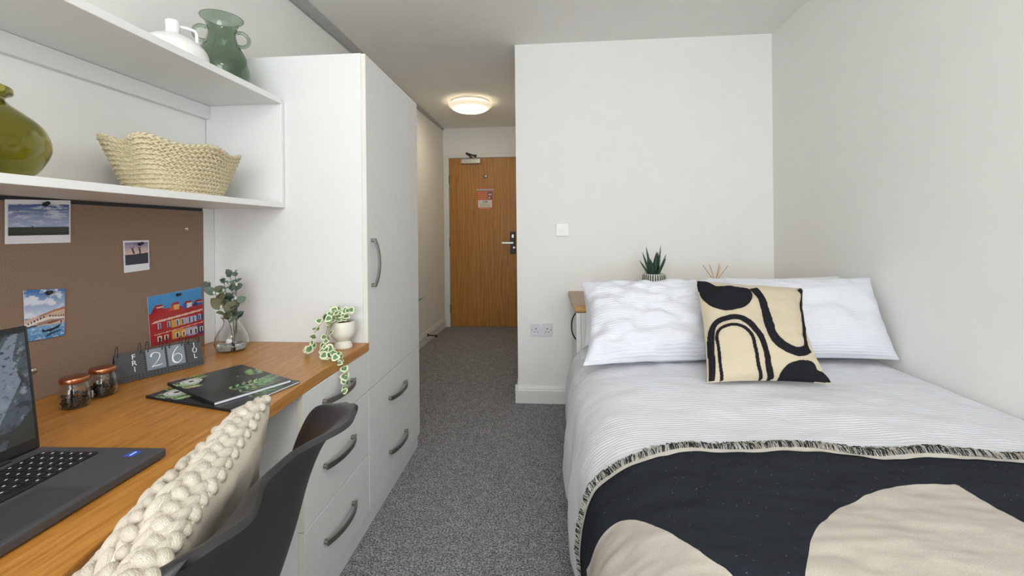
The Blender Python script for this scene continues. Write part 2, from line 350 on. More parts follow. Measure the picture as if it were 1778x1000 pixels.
# door
door = thing('door_1', None, None, ((DX0 + DX1) / 2, YD, 0), kind='structure')
fr = NB(); fw = .068
box(fr, DX0 - fw, DX0 - .004, YD - .016, YD + .06, 0, DZ + .045, .004); box(fr, DX0 - .003, DX1 + .003, YD - .016, YD + .06, DZ + .004, DZ + .045, .004); box(fr, DX1 + .004, DX1 + .05, YD - .016, YD + .06, 0, DZ + .045, .004)
mk('door_frame', fr, 'gloss', door)
mk('door_slab', bx(DX0, DX1, YD, YD + .044, .006, DZ, .002), 'veneer', door)
cl = mk('door_closer', bx(-1.03, -.795, YD - .05, YD - .001, 1.962, 2.022, .006), 'steel', door)
b2 = NB(); tube(b2, [(-.91, YD - .03, 2.022), (-.91, YD - .03, 2.045)], .012, 10); tube(b2, [(-.91, YD - .03, 2.045), (-.965, YD - .075, 2.085)], .009, 6); tube(b2, [(-.965, YD - .075, 2.085), (-.86, YD - .02, 2.055)], .008, 6); box(b2, -.875, -.845, YD - .03, YD - .017, 2.04, 2.07)
mk('closer_arm', b2, 'dkmetal', cl)
b2 = NB(); Ry = Matrix.Rotation(pi / 2, 3, 'X')
lathe(b2, [(0, .012), (.016, .012), (.024, .006), (.026, 0)], (-.745, YD, 1.813), 24, 0, Ry); vw = mk('door_viewer', b2, 'steel', door, True)
mk('viewer_cover', bx(-.749, -.741, YD - .016, YD - .011, 1.798, 1.828), 'dkmetal', vw)
lk = mk('lock_plate', bx(-.452, -.392, YD - .02, YD - .001, .883, 1.145, .006), 'blackpl', door)
mk('card_reader', bx(-.432, -.408, YD - .024, YD - .019, 1.07, 1.11, .002), 'steel', lk)
b2 = NB(); tube(b2, [(-.42, YD - .018, 1.01), (-.42, YD - .06, 1.01)], .011, 12); box(b2, -.55, -.408, YD - .072, YD - .055, .999, 1.023, .004); mk('lever_handle', b2, 'steel', door)
b2 = NB(); tube(b2, [(-.405, YD - .02, .955), (-.405, YD - .04, .955)], .012, 12); mk('thumb_turn', b2, 'steel', lk)
for z in (.22, 1.02, 1.78):
    b2 = NB(); tube(b2, [(DX0 - .004, YD - .008, z - .05), (DX0 - .004, YD - .008, z + .05)], .009, 10); mk('hinge', b2, 'metal', door, True)
# fire notice on the door
nt_ = thing('door_notice', 'orange fire action notice with grey header fixed to the oak door', 'sign', (-.75, YD - .003, 1.41))
mk('notice_plate', bx(-.85, -.655, YD - .003, YD, 1.41, 1.685), plain('notice_orange', (196, 104, 58), .4), nt_)
def flat(n, x0, x1, z0, z1, rgb, d=.0036): return mk(n, bx(x0, x1, YD - d, YD - .003, z0, z1), plain('notice_' + n, rgb, .4), nt_)
flat('header_band', -.85, -.655, 1.638, 1.662, (150, 152, 148)); flat('white_panel', -.836, -.668, 1.437, 1.527, (222, 214, 200))
flat('picture_panel', -.712, -.662, 1.535, 1.625, (120, 78, 78)); flat('picture_spot', -.705, -.672, 1.585, 1.6, (226, 214, 206), .0042); flat('picture_spot', -.705, -.69, 1.543, 1.565, (226, 214, 206), .0042)
EX, EZ = (1, 0, 0), (0, 0, 1)
text_mesh('header_text', 'FIRE ACTION NOTICE', 'ink', nt_, (-.752, YD - .0038, 1.65), EX, EZ, .0215)
text_mesh('panel_text', 'C30', 'black', nt_, (-.752, YD - .0038, 1.505), EX, EZ, .034, off=.02)
for k in range(3): flat('text_line', -.81, -.695, 1.455 + k * .012, 1.459 + k * .012, (170, 160, 150), .0042)
for k in range(4): flat('text_line', -.838, -.73, 1.545 + k * .022, 1.551 + k * .022, (224, 150, 104), .0042)
flat('text_line', -.82, -.69, 1.42, 1.426, (226, 170, 130), .0042)

# door stop on left skirting
b2 = NB(); p = Vector((XLD + .03, 4.5, .075)); tube(b2, [(xl(4.5) + .018, 4.5, .078), (xl(4.5) + .10, 4.5, .07)], .006, 8); tube(b2, [(xl(4.5) + .10, 4.5, .07), (xl(4.5) + .118, 4.5, .069)], .013, 10); tube(b2, [(xl(4.5) + .018, 4.5, .078), (xl(4.5) + .023, 4.5, .078)], .018, 12)
mk('door_stop', b2, 'dkmetal', label='small dark metal door stop sticking out of the left skirting', cat='door stop')

# ceiling lamp
def opal(name, edge, core, color):                      # opal diffuser, brightest over the bulb in its centre
    m, nt, b = new_mat(name); b.inputs['Base Color'].default_value = (.9, .86, .78, 1); b.inputs['Roughness'].default_value = .4
    tc = nt.nodes.new('ShaderNodeTexCoord'); sx = nt.nodes.new('ShaderNodeVectorMath'); sx.operation = 'MULTIPLY'; sx.inputs[1].default_value = (1, 1, 0); ln = nt.nodes.new('ShaderNodeVectorMath'); ln.operation = 'LENGTH'
    nt.links.new(tc.outputs['Object'], sx.inputs[0]); nt.links.new(sx.outputs[0], ln.inputs[0]); mr = nt.nodes.new('ShaderNodeMapRange'); mr.interpolation_type = 'SMOOTHERSTEP'
    mr.inputs['From Min'].default_value = 0; mr.inputs['From Max'].default_value = .19; mr.inputs['To Min'].default_value = core; mr.inputs['To Max'].default_value = edge
    nt.links.new(ln.outputs['Value'], mr.inputs['Value']); nt.links.new(mr.outputs[0], b.inputs['Emission Strength']); b.inputs['Emission Color'].default_value = (*color, 1); return m
def ceiling_lamp(x, y, label, edge, core, color):
    lp = thing('ceiling_lamp', label, 'lamp', (x, y, HC))
    b2 = NB(); lathe(b2, [(0, 0), (.185, 0), (.19, -.006), (.19, -.028), (.18, -.03), (0, -.03)], (x, y, HC), 48); mk('lamp_base', b2, 'whitepl', lp, True)
    b2 = NB(); lathe(b2, [(.196, -.03), (.205, -.036), (.203, -.046), (.18, -.066), (.14, -.084), (.08, -.096), (0, -.1)], (x, y, HC), 48); mk('lamp_diffuser', b2, opal('opal_diffuser', edge, core, color), lp, True)
ceiling_lamp(-.735, 4.2, 'round white flush ceiling lamp glowing warm in the passage', .6, 38, (1, .86, .62))
ceiling_lamp(.1, -.2, 'round white flush ceiling lamp over the bedroom, behind the camera', 28, 36, (1, .95, .87))

# switch and socket
sw = thing('light_switch', 'small square white light switch on the wall left of the bed', 'switch', (.0945, YF, 1.112))
mk('plate', bx(.0515, .1375, YF - .009, YF, 1.112, 1.198, .004), 'whitepl', sw); mk('rocker', bx(.0845, .1045, YF - .014, YF - .009, 1.141, 1.169, .002), 'whitepl', sw)
for x in (.0645, .1245): b2 = NB(); tube(b2, [(x, YF - .0085, 1.155), (x, YF - .0098, 1.155)], .0042, 10); mk('screw', b2, 'metal', sw)
so = thing('wall_socket', 'white double power socket low on the wall beside the bed', 'socket', (-.05, YF, .444))
mk('plate', bx(-.123, .023, YF - .009, YF, .446, .534, .004), plain('socket_plastic', (222, 222, 226), .35, var=.01), so)
mk('rocker', bx(-.062, -.044, YF - .014, YF - .009, .504, .53, .002), 'whitepl', so)
for c in (-.087, -.013):
    for a in ((c - .003, c + .003, .492, .502), (c - .014, c - .006, .474, .478), (c + .006, c + .014, .474, .478)): mk('pin_hole', bx(a[0], a[1], YF - .0095, YF - .0088, a[2], a[3]), 'slot', so)
for x in (-.112, .012): b2 = NB(); tube(b2, [(x, YF - .0085, .49), (x, YF - .0098, .49)], .004, 10); mk('screw', b2, 'metal', so)

# ------------------------------------------------------------------ built-in furniture
XW = -.6995; YWN, YWF = 1.657, 2.33; L1, L2, L3 = .5367, .2959, .0644; ZWT = 1.846; G = .0015
def bow_handle(parent, c, along, L=.2, out=.032):
    c = Vector(c); a = Vector(along); n = Vector((1, 0, 0)); bm = NB()
    path = [c + a * (L / 2) * s + n * (out * (1 - abs(s) ** 2.2) * .62 + out * .38) for s in np.linspace(-1, 1, 17)]
    w = a.cross(n); rings = []
    for i, p in enumerate(path):
        t = (path[min(i + 1, 16)] - path[max(i - 1, 0)]).normalized(); m = t.cross(w).normalized(); e = abs(i - 8) / 8; hw = .0085; ht = .0042
        rings.append([bm.verts.new(p + w * x + m * y) for x, y in ((-hw, -ht), (hw, -ht), (hw, ht * .3), (hw * .6, ht), (-hw * .6, ht), (-hw, ht * .3))])
    for A, B in zip(rings, rings[1:]):
        for k in range(6): bm.faces.new((A[k], A[(k + 1) % 6], B[(k + 1) % 6], B[k]))
    bm.faces.new(rings[0]); bm.faces.new(rings[-1][::-1])
    for s in (-1, 1): q = c + a * (L / 2 - .006) * s; tube(bm, [q, q + n * (out * .42)], .0075, 12)
    bmesh.ops.recalc_face_normals(bm, faces=bm.faces); return mk('handle', bm, 'metal', parent)
def front(name, parent, y0, y1, z0, z1, mat='lam'):
    bm = bx(XW - .018, XW, y0 + G, y1 - G, z0 + G, z1 - G, .0012, 1); o = mk(name, bm, [mat], parent); return o
wr_ = thing('wardrobe', 'tall white wardrobe with one door above two drawers, bow handles', 'wardrobe', ((XW + XL) / 2, (YWN + YWF) / 2, 0))
bm = NB(); XB = xl(YWF) + .002; box(bm, XB, XW - .0185, YWN, YWN + .018, 0.0, ZWT); box(bm, XB, XW - .0185, YWF - .018, YWF, 0, ZWT); box(bm, XB, XW - .0185, YWN + .018, YWF - .018, ZWT - .018, ZWT); box(bm, XB, XB + .01, YWN + .018, YWF - .018, .06, ZWT - .018)
mk('carcass', bm, 'lam', wr_)
d = front('wardrobe_door', wr_, YWN, YWF, L1, ZWT - .002); bow_handle(d, (XW, 1.70, 1.03), (0, 0, 1), .19)
for z0, z1, zh in ((L2, L1, .428), (L3, L2, .193)): d = front('drawer', wr_, YWN, YWF, z0, z1); bow_handle(d, (XW, 1.973, zh), (0, 1, 0), .215)
mk('plinth', bx(XW - .03, XW - .010, YWN, YWF - .012, 0, L3 - .001), 'lam', wr_)
mk('edge_strip', bx(XW - .0178, XW - .0002, YWN - .0004, YWN + .001, L1 + .002, ZWT - .003), 'edge', wr_)
YP = 1.2005
pd = thing('drawer_pedestal', 'white three-drawer pedestal under the desk end with bow handles', 'drawers', ((XW + XL) / 2, (YP + YWN) / 2, 0))
bm = NB(); box(bm, XL + .1, XW - .0185, YP, YP + .018, 0, .692); box(bm, XL + .1, XW - .0185, YWN - .019, YWN - .001, 0, .692); box(bm, XL + .1, XL + .11, YP + .018, YWN - .019, .06, .692); mk('carcass', bm, 'lam', pd)
for z0, z1, zh in ((L1, .692, .628), (L2, L1, .428), (L3, L2, .194)):
    d = front('drawer', pd, YP, YWN - .001, z0, z1); bow_handle(d, (XW, 1.41, zh), (0, 1, 0), .205); mk('edge_strip', bx(XW - .0178, XW - .0002, YP + .0006, YP + .002, z0 + .002, z1 - .002), 'edge', d)
mk('plinth', bx(XW - .03, XW - .010, YP, YWN - .001, 0, L3 - .001), 'lam', pd)

ZD = .723
dk = thing('desk', 'long oak worktop desk along the left wall', 'desk', (-1.0, .5, 0))
edge = spline([(-.695, 1.656, 0), (-.698, 1.45, 0), (-.698, 1.22, 0), (-.672, .787, 0), (-.625, .565, 0), (-.588, .4, 0), (-.565, .2, 0), (-.56, -.2, 0), (-.56, -.7, 0)], 48)
bm = NB(); prism(bm, [(p.x, p.y) for p in edge] + [(XL + .001, -.7), (XL + .001, 1.656)], .693, ZD, .0012); mk('worktop', bm, 'oak', dk)
mk('end_panel', bx(XL + .05, -.62, -.68, -.66, 0, .692), 'lam', dk)
mk('modesty_panel', bx(XL + .002, XL + .02, -.66, YP - .002, .12, .692), 'shaded_board', dk)
mk('support_leg', bx(-1.24, -1.2, .2, .24, 0, .692), 'metal', dk)

XS = -1.03; ZS0, ZS1, ZT0, ZT1 = 1.25, 1.27, 1.654, 1.676; YS0 = -.3; YE = 1.656
sh = thing('open_shelf_unit', 'white two-tier open shelf unit above the cork board', 'shelf', ((XS + XL) / 2, .7, ZS0))
mk('lower_shelf', bx(XL + .002, XS, YS0, YE - .02, ZS0, ZS1, .001, 1), 'shelf', sh); mk('upper_shelf', bx(XL + .002, XS, YS0, YE - .02, ZT0, ZT1, .001, 1), 'shelf', sh)
mk('end_panel', bx(XL + .002, XS, YE - .018, YE - .001, ZS0, ZT1 - .01, .001, 1), 'shelf', sh); mk('end_panel', bx(XL + .002, XS, YS0 - .02, YS0 - .002, ZS0, ZT1 - .01), 'shelf', sh)
mk('fixing_rail', bx(XL + .002, XL + .02, YS0, YE - .02, ZT0 - .052, ZT0 - .001), 'shelf', sh); mk('lower_rail', bx(XL + .002, XL + .02, YS0, YE - .02, ZS1 + .001, ZS1 + .03), 'shelf', sh)
for y in (1.18, .4): b2 = NB(); tube(b2, [(XL + .0195, y, ZT0 - .026), (XL + .021, y, ZT0 - .026)], .006, 12); mk('screw_cap', b2, 'whitepl', sh)

XC = -1.327
cb = thing('cork_board', 'long brown cork pin board fixed between desk and shelf', 'pin board', (XC, .65, ZD))
mk('cork_sheet', bx(XL + .001, XC, -.3, 1.60, ZD + .001, ZS0 - .012), 'cork', cb)
mk('shadow_rail', bx(XL + .001, XC - .003, -.3, 1.60, ZS0 - .0115, ZS0 - .001), 'slot', cb)
for (x, y) in ((325, 397), (59, 644)):
    p = U(x, y, 'X', XC); b2 = NB(); lathe(b2, [(0, .003), (.004, .0028), (.0075, .001), (.008, 0)], p, 16, 0, Matrix.Rotation(pi / 2, 3, 'Y')); mk('fixing_screw', b2, 'steel', cb, True)
mk('end_board', bx(XL + .001, XC, 1.601, 1.655, ZD + .001, ZS0 - .001), 'shelf', None, label='narrow white filler strip between cork board and wardrobe side', cat='panel')
# ------------------------------------------------------------------ pinned photographs
def qslab(TL, TR, BR, BL, t):
    P = [Vector(p) for p in (TL, TR, BR, BL)]; n = (P[1] - P[0]).cross(P[3] - P[0]).normalized(); bm = NB()
    a = [bm.verts.new(p) for p in P]; b = [bm.verts.new(p + n * t) for p in P]; bm.faces.new(a[::-1]); bm.faces.new(b)
    for i in range(4): bm.faces.new((a[i], a[(i + 1) % 4], b[(i + 1) % 4], b[i]))
    bmesh.ops.recalc_face_normals(bm, faces=bm.faces); return bm
def bil(Q, a, b): return Q[0] * (1 - a) * (1 - b) + Q[1] * a * (1 - b) + Q[2] * a * b + Q[3] * (1 - a) * b
def photo(name, label, px, img, inner):
    Q = [U(x, y, 'X', XC + .0035) for x, y in px]; Qb = [q - Vector((.0008, 0, 0)) for q in Q]
    t = thing(name, label, 'photo', tuple((Qb[2] + Qb[3]) / 2)); mk('paper', qslab(Qb[0], Qb[1], Qb[2], Qb[3], -.0008 if False else .0006), 'paper', t)
    u0, u1, v0, v1 = inner; I = [bil(Q, u0, v0), bil(Q, u1, v0), bil(Q, u1, v1), bil(Q, u0, v1)]
    print_quad('picture', img, I[0], I[1], I[2], I[3], t, 'gloss_print')
A = Img(96, 52, (70, 96, 150)); A.vgrad(0, .73, (58, 84, 138), (168, 178, 208)); A.clouds(3.2, 9, (196, 200, 216), -.05, .5, 0, .73, 3); A.clouds(2, 14, (150, 164, 200), 0, .6, .3, .73, 9); A.rect(0, .73, 1, 1, (48, 50, 40)); A.rect(0, .9, 1, 1, (40, 40, 34)); A.ell(.37, .725, .012, .03, (30, 30, 34))
photo('pinned_photo', 'wide instant photo of blue cloudy sky over dark field pinned to cork', [(9, 346), (123, 348), (123, 421), (9, 424)], A, (.04, .97, .1, .815))
B = Img(48, 50, (150, 140, 180)); B.vgrad(0, .55, (124, 120, 160), (226, 190, 176)); B.rect(0, .54, 1, 1, (34, 40, 54)); B.poly([(0, .56), (.5, .53), (1, .5), (1, .7), (0, .7)], (32, 36, 46))
for x, dx in ((.31, .05), (.62, .0)):
    B.poly([(x - .04, .3), (x + .03, .28), (x + .06 + dx, .53), (x - .01 + dx, .53)], (24, 22, 26)); B.ell(x - .005, .26, .025, .03, (24, 22, 26)); B.line((x - .03, .31), (x - .08, .17), .022, (24, 22, 26)); B.line((x + .02, .3), (x + .07, .18), .022, (24, 22, 26))
photo('pinned_photo', 'small instant photo of two figures with raised arms pinned to cork', [(214, 418), (259, 417), (260, 468), (216, 474)], B, (.05, .95, .06, .77))
C = Img(64, 88, (60, 120, 180)); C.vgrad(0, .56, (46, 112, 178), (206, 214, 232)); C.clouds(3, 6, (222, 226, 238), -.1, .45, 0, .56, 5); C.vgrad(.72, 1, (120, 170, 208), (70, 130, 184)); C.clouds(8, 26, (190, 208, 226), .1, .7, .72, 1, 2)
C.poly([(0, .58), (.4, .52), (.75, .42), (1, .4), (1, .72), (0, .74)], (206, 176, 158)); C.poly([(.35, .52), (.75, .42), (1, .38), (1, .43), (.75, .46), (.35, .55)], (176, 112, 84)); C.poly([(0, .66), (.3, .6), (.6, .565), (1, .6), (1, .66), (.6, .6), (.3, .66), (0, .74)], (228, 220, 212))
for k in range(6): C.ell(.08 + k * .075, .665 - k * .021, .022, .022, (60, 56, 64))
for k in range(6): C.ell(.62 + k * .07, .545 + k * .004, .02, .018, (70, 60, 66))
C.poly([(.3, .67), (.62, .63), (.98, .62), (.98, .66), (.55, .7), (.3, .72)], (148, 130, 124)); C.poly([(.52, .68), (.7, .66), (.86, .64), (.8, .68), (.6, .71)], (140, 66, 44)); C.poly([(.0, .72), (.3, .7), (.3, .73), (0, .755)], (60, 66, 80))
C.poly([(.4, .79), (.42, .86), (.62, .87), (.85, .81), (.93, .68), (.9, .66), (.88, .74), (.75, .79), (.5, .83)], (26, 26, 32)); C.poly([(.55, .9), (.85, .86), (.95, .84), (.9, .88), (.6, .95), (.5, .97)], (40, 72, 92))
photo('pinned_photo', 'photo of canal with gondola and stone bridge pinned to cork beside laptop', [(41, 504), (113, 501), (112, 582), (44, 594)], C, (0, 1, 0, 1))
D = Img(110, 92, (70, 140, 196)); D.vgrad(0, .55, (78, 150, 206), (50, 124, 188))
def sk(x, y): return (x, y)
D.poly([(0, .36), (.12, .28), (1, .33), (1, 1), (0, 1)], (176, 34, 40))
for x0, cs in ((.04, ((150, 26, 34), (172, 30, 36))), (.34, ((190, 84, 36), (216, 164, 88))), (.58, ((52, 96, 170), (212, 212, 226))), (.79, ((36, 56, 116), (60, 92, 170)))):
    y = .24 + .06 * x0; D.poly([(x0, y + .1), (x0 + .04, y), (x0 + .1, y), (x0 + .1, y + .1)], cs[0]); D.rect(x0 + .1, y, x0 + .2, y + .1, cs[1]); D.poly([(x0 + .04, y), (x0 + .08, y - .05), (x0 + .19, y - .05), (x0 + .21, y), (x0 + .1, y + .005)], (158, 40, 40)); D.line((x0 + .1, y + .008), (x0 + .21, y + .008), .014, (232, 210, 190))
D.poly([(0, .4), (1, .35), (1, .46), (.1, .52), (.02, .56), (0, .5)], (168, 44, 40)); D.poly([(.02, .56), (.1, .51), (1, .445), (1, .48), (.12, .55)], (226, 190, 172))
for x0, x1, c in ((.05, .37, (170, 24, 34)), (.37, .64, (214, 154, 72)), (.64, .86, (182, 170, 206)), (.86, 1, (70, 66, 130))): D.rect(x0, .55, x1, .72, c); D.rect(x0, .77, x1, .95, c)
D.poly([(.03, .74), (1, .66), (1, .72), (.08, .79)], (166, 40, 44)); D.line((.06, .79), (1, .715), .014, (236, 190, 160))
for k, x in enumerate((.14, .3, .46, .56, .7, .78, .9)): D.rect(x, .565 - .02 * k / 7, x + .055, .69 - .03 * k / 7, (196, 202, 216)); D.rect(x + .012, .58 - .02 * k / 7, x + .04, .69 - .03 * k / 7, (64, 70, 96))
for k, x in enumerate((.12, .24, .44, .56, .7, .8, .92)): D.rect(x, .83 - .03 * k / 7, x + .07, .93 - .03 * k / 7, (232, 222, 196)); D.rect(x + .018, .845 - .03 * k / 7, x + .052, .93 - .03 * k / 7, (44, 42, 56))
D.rect(0, .95, 1, 1, (160, 40, 44))
photo('pinned_photo', 'photo of red and multicoloured terraced houses under blue sky behind the calendar', [(256, 516), (350, 498), (354, 582), (262, 602)], D, (0, 1, 0, 1))
for (x, y), lab in zip(((78, 355), (242, 424), (83, 509), (308, 512)), ('black push pin holding the wide sky photo', 'black push pin holding the small photo of two figures', 'black push pin holding the canal photo', 'black push pin holding the photo of coloured houses')):
    p = U(x, y, 'X', XC + .004); R = Matrix.Rotation(radians(78), 3, 'Y') @ Matrix.Rotation(radians(18), 3, 'X'); b2 = NB()
    lathe(b2, [(0, .0005), (.0055, .0005), (.006, .002), (.0045, .0035), (.0028, .006), (.0026, .012), (.0045, .0145), (.005, .016), (.0045, .0175), (0, .018)], p, 14, 0, R); mk('push_pin', b2, 'black', None, True, lab, 'push pin', 'push pins on the cork board')

# ------------------------------------------------------------------ shelf things
def shell_profile(outer, t):                           # outer wall then inner wall back down, closed bottom
    inner = [(max(r - t, .001), z) for r, z in outer if z > outer[0][1] + t * 1.2]
    return [(0, outer[0][1])] + outer + [(outer[-1][0] - t * .5, outer[-1][1] + t * .35)] + inner[::-1] + [(inner[0][0] * .8, outer[0][1] + t * 1.3), (0, outer[0][1] + t * 1.3)]
def sprof(pts, n=40): return [(p.x, p.y) for p in spline([(a, b, 0) for a, b in pts], n)]
c = (-1.172, .795, ZS1 + .0005)
b2 = NB(); lathe(b2, shell_profile(sprof([(.07, 0), (.1, .012), (.121, .048), (.125, .078), (.113, .112), (.086, .138), (.064, .155), (.056, .167), (.062, .174), (.068, .178), (.068, .188), (.061, .192)]), .004), c, 64)
mk('glass_vase', b2, 'olive', None, True, 'squat round olive green glass vase on the lower shelf', 'vase')
c = Vector((-1.165, 1.5, ZT1 + .0005)); vz = thing('handled_vase', 'grey-green glass vase with two loop handles on top shelf', 'vase', c)
b2 = NB(); lathe(b2, shell_profile(sprof([(.055, 0), (.078, .012), (.091, .045), (.09, .075), (.075, .118), (.055, .155), (.045, .185), (.045, .21), (.053, .232), (.066, .246), (.069, .25)]), .0035), c, 64); mk('vase_body', b2, 'ggreen', vz, True)
vd = Vector((-c.y * -1, c.x * -1, 0)); vd = Vector((.79, .61, 0)).normalized()
for s in (-1, 1):
    e1 = vd * s; q = c + Vector((0, 0, .185)) + e1 * .058; b2 = NB(); tube(b2, torus_arc(q, .026, e1, Vector((0, 0, 1)), radians(-118), radians(118), 18), .0065, 10); mk('loop_handle', b2, 'ggreen', vz, True)
c = Vector((-1.172, 1.298, ZT1 + .0005)); jg = thing('ceramic_jug', 'small white ceramic jug with angular handle on top shelf', 'jug', c)
b2 = NB(); lathe(b2, shell_profile(sprof([(.07, 0), (.09, .01), (.096, .03), (.088, .06), (.06, .086), (.03, .1), (.02, .108), (.019, .125), (.02, .142), (.019, .145)]), .004), c, 48); mk('jug_body', b2, 'white_cer', jg, True)
b2 = NB(); tube(b2, [c + vd * a + Vector((0, 0, z)) for a, z in ((.018, .132), (.04, .13), (.056, .127), (.061, .12), (.062, .1), (.063, .075))], .005, 10); mk('jug_handle', b2, 'white_cer', jg, True)

# basket of plaited rope
bc = Vector((-1.165, 1.305, ZS1 + .002)); bk = thing('woven_basket', 'natural woven rope basket with wavy scalloped rim on lower shelf', 'basket', bc)
ROWS = 12
def basket_pt(th, h):                                   # h 0..1
    L = .135 + .057 * h; W = .085 + .03 * h; ct, st = cos(th), sin(th); n = 2.8
    k = (abs(ct) ** n + abs(st) ** n) ** (-1 / n); sc = 1 + .05 * h * cos(6 * th + pi)
    z = .006 + .137 * h + h * h * .007 * cos(6 * th + pi)
    return bc + Vector((W * k * st * sc, L * k * ct * sc, z))
E1 = ellipsoid_mesh('stitch', 'straw', 6, 4)
ev = [v.co.copy() for v in E1.vertices]; ef = [tuple(p.vertices) for p in E1.polygons]
for r in range(ROWS):
    h = r / (ROWS - 1); vs, fs = [], []; n = 64
    for k in range(n):
        th = 2 * pi * (k + .5 * (r % 2)) / n
        for s in (-1, 1):
            p = basket_pt(th + s * .008, h); q = basket_pt(th + .05, h); t = (q - p).normalized(); o_ = Vector((p.x - bc.x, p.y - bc.y, 0)).normalized(); up = t.cross(o_).normalized()
            if up.z < 0: up = -up
            d_ = (t + up * s * .42 * -1 + o_ * random.uniform(-.12, .12)).normalized(); b_ = d_.cross(o_).normalized(); o2 = b_.cross(d_); sz = random.uniform(.9, 1.12)
            pc = p + up * s * .0028 + o_ * random.uniform(-.001, .0012); base = len(vs)
            for v in ev: vs.append(pc + d_ * v.z * .0118 * sz + b_ * v.x * .0044 * sz + o2 * v.y * .005)
            fs += [tuple(base + i for i in f) for f in ef]
    mk('woven_row', (vs, fs), 'straw', bk, True)
b2 = NB(); n = 80
rr = [[b2.verts.new(bc + (basket_pt(2 * pi * k / n, h) - bc) * .985) for k in range(n)] for h in (0, .25, .5, .75, .97)]
for a, b in zip(rr, rr[1:]):
    for k in range(n): b2.faces.new((a[k], a[(k + 1) % n], b[(k + 1) % n], b[k]))
b2.faces.new(rr[0][::-1]); mk('basket_lining', b2, 'straw', bk, True)

# ------------------------------------------------------------------ desk things
ZT = ZD + .0004
# laptop
lw, ld = .358, .248; la = radians(-2.2)
du = Vector((cos(la), sin(la) * -1, 0)); wv = Vector((-sin(la) * -1 * -1, -cos(la), 0)); wv = Vector((du.y, -du.x, 0))       # du towards user (+X), wv to the left of the user's right (-Y)
LO = Vector((-.982, .779, ZT)); lt = thing('laptop', 'open dark grey laptop on the oak desk, cut off by the frame edge', 'laptop', LO)
def lp_(a, b, z): return LO + du * a + wv * b + Vector((0, 0, z))
def lbox(a0, a1, b0, b1, z0, z1, bev=0, seg=2):
    bm = bx(a0, a1, b0, b1, z0, z1, bev=bev, seg=seg); 
    for v in bm.verts: v.co = lp_(v.co.x, v.co.y, v.co.z)
    bmesh.ops.recalc_face_normals(bm, faces=bm.faces); return bm
mk('base', lbox(-.004, ld, 0, lw, .002, .0175, .003), 'lapbody', lt); 
for a in (.03, ld - .03):
    for b in (.03, lw - .03): mk('rubber_foot', lbox(a - .01, a + .01, b - .02, b + .02, 0, .002), 'black', lt)
mk('keyboard_well', lbox(.022, .137, .022, lw - .022, .0174, .0178), 'lapblack', lt)
km = NB(); box(km, -.0073, .0073, -.0077, .0077, 0, .0016, .0012, 1); zz = .00165
vs_ = [km.verts.new(p) for p in ((-.0015, -.002, zz), (-.0015, .002, zz), (.001, .002, zz), (.001, -.002, zz))]; km.faces.new(vs_[::-1]).material_index = 1
kme = bpy.data.meshes.new('key'); km.to_mesh(kme); km.free(); kme.materials.append(M['lapblack']); kme.materials.append(M['ink'])
Rk = Matrix((du, wv, Vector((0, 0, 1)))).transposed().to_4x4()
for r in range(6):
    for k in range(18):
        b = .0285 + k * .01765
        if r == 5 and 5 < k < 10: continue
        inst('key', kme, lt, Matrix.Translation(lp_(.0335 + r * .0185, b, .0176)) @ Rk)
mk('space_bar', lbox(.119, .1335, .0285 + 5.5 * .01765, .0285 + 9.5 * .01765, .0177, .0192, .001, 1), 'lapblack', lt)
mk('touchpad', lbox(.148, .236, .13, .26, .0174, .0177), plain('touchpad_grey', (58, 58, 61), .35), lt)
mk('badge_sticker', lbox(.195, .213, .014, .034, .0174, .0178), plain('sticker_blue', (40, 84, 200), .3), lt)
mk('sticker_mark', lbox(.203, .206, .017, .031, .0177, .0179), 'ink', lt)
hb = NB(); tube(hb, [lp_(.002, .06, .018), lp_(.002, lw - .06, .018)], .007, 12); mk('hinge_bar', hb, 'lapblack', lt, True)
tl = radians(6); sn = Vector((0, 0, 1)) * cos(tl) - du * sin(tl); sf = du * cos(tl) + Vector((0, 0, 1)) * sin(tl)
def sp(b, h, o): return lp_(-.004, b, .016) + sn * h + sf * o
sb = bx(0, lw, 0, .238, -.006, 0, .004)
for v in sb.verts: v.co = sp(v.co.x, v.co.y, v.co.z)
bmesh.ops.recalc_face_normals(sb, faces=sb.faces); mk('screen_lid', sb, 'lapblack', lt)
I = Img(220, 140, (66, 74, 84)); I.clouds(5, 5, (34, 38, 40), .0, .5, 0, 1, 4)
I.poly([(1, 0), (.9, .02), (.84, .2), (.86, .4), (.78, .6), (.7, .8), (.66, 1), (0, 1), (0, 0)], (38, 42, 46)); I.poly([(.93, .0), (.97, 0), (.93, .25), (.96, .45), (.9, .62), (.82, .85), (.8, 1), (.7, 1), (.78, .75), (.85, .5), (.84, .25)], (112, 122, 136)); I.clouds(14, 9, (128, 136, 146), .2, .9, 0, 1, 8); I.clouds(30, 30, (44, 48, 54), .25, .8, 0, 1, 3); I.poly([(1, .72), (.95, .8), (.88, .92), (.86, 1), (1, 1)], (36, 42, 34))
I.rect(0, 0, 1, .015, (26, 28, 30))
m, nt, b = new_mat('lit_screen'); a_ = nt.nodes.new('ShaderNodeAttribute'); a_.attribute_name = 'print'; b.inputs['Base Color'].default_value = (.01, .01, .01, 1); b.inputs['Roughness'].default_value = .25
nt.links.new(a_.outputs['Color'], b.inputs['Emission Color']); b.inputs['Emission Strength'].default_value = .9; M['screen'] = m
print_quad('display', I, sp(lw - .008, .229, .0004), sp(.0075, .229, .0004), sp(.0075, .022, .0004), sp(lw - .008, .022, .0004), lt, 'screen')
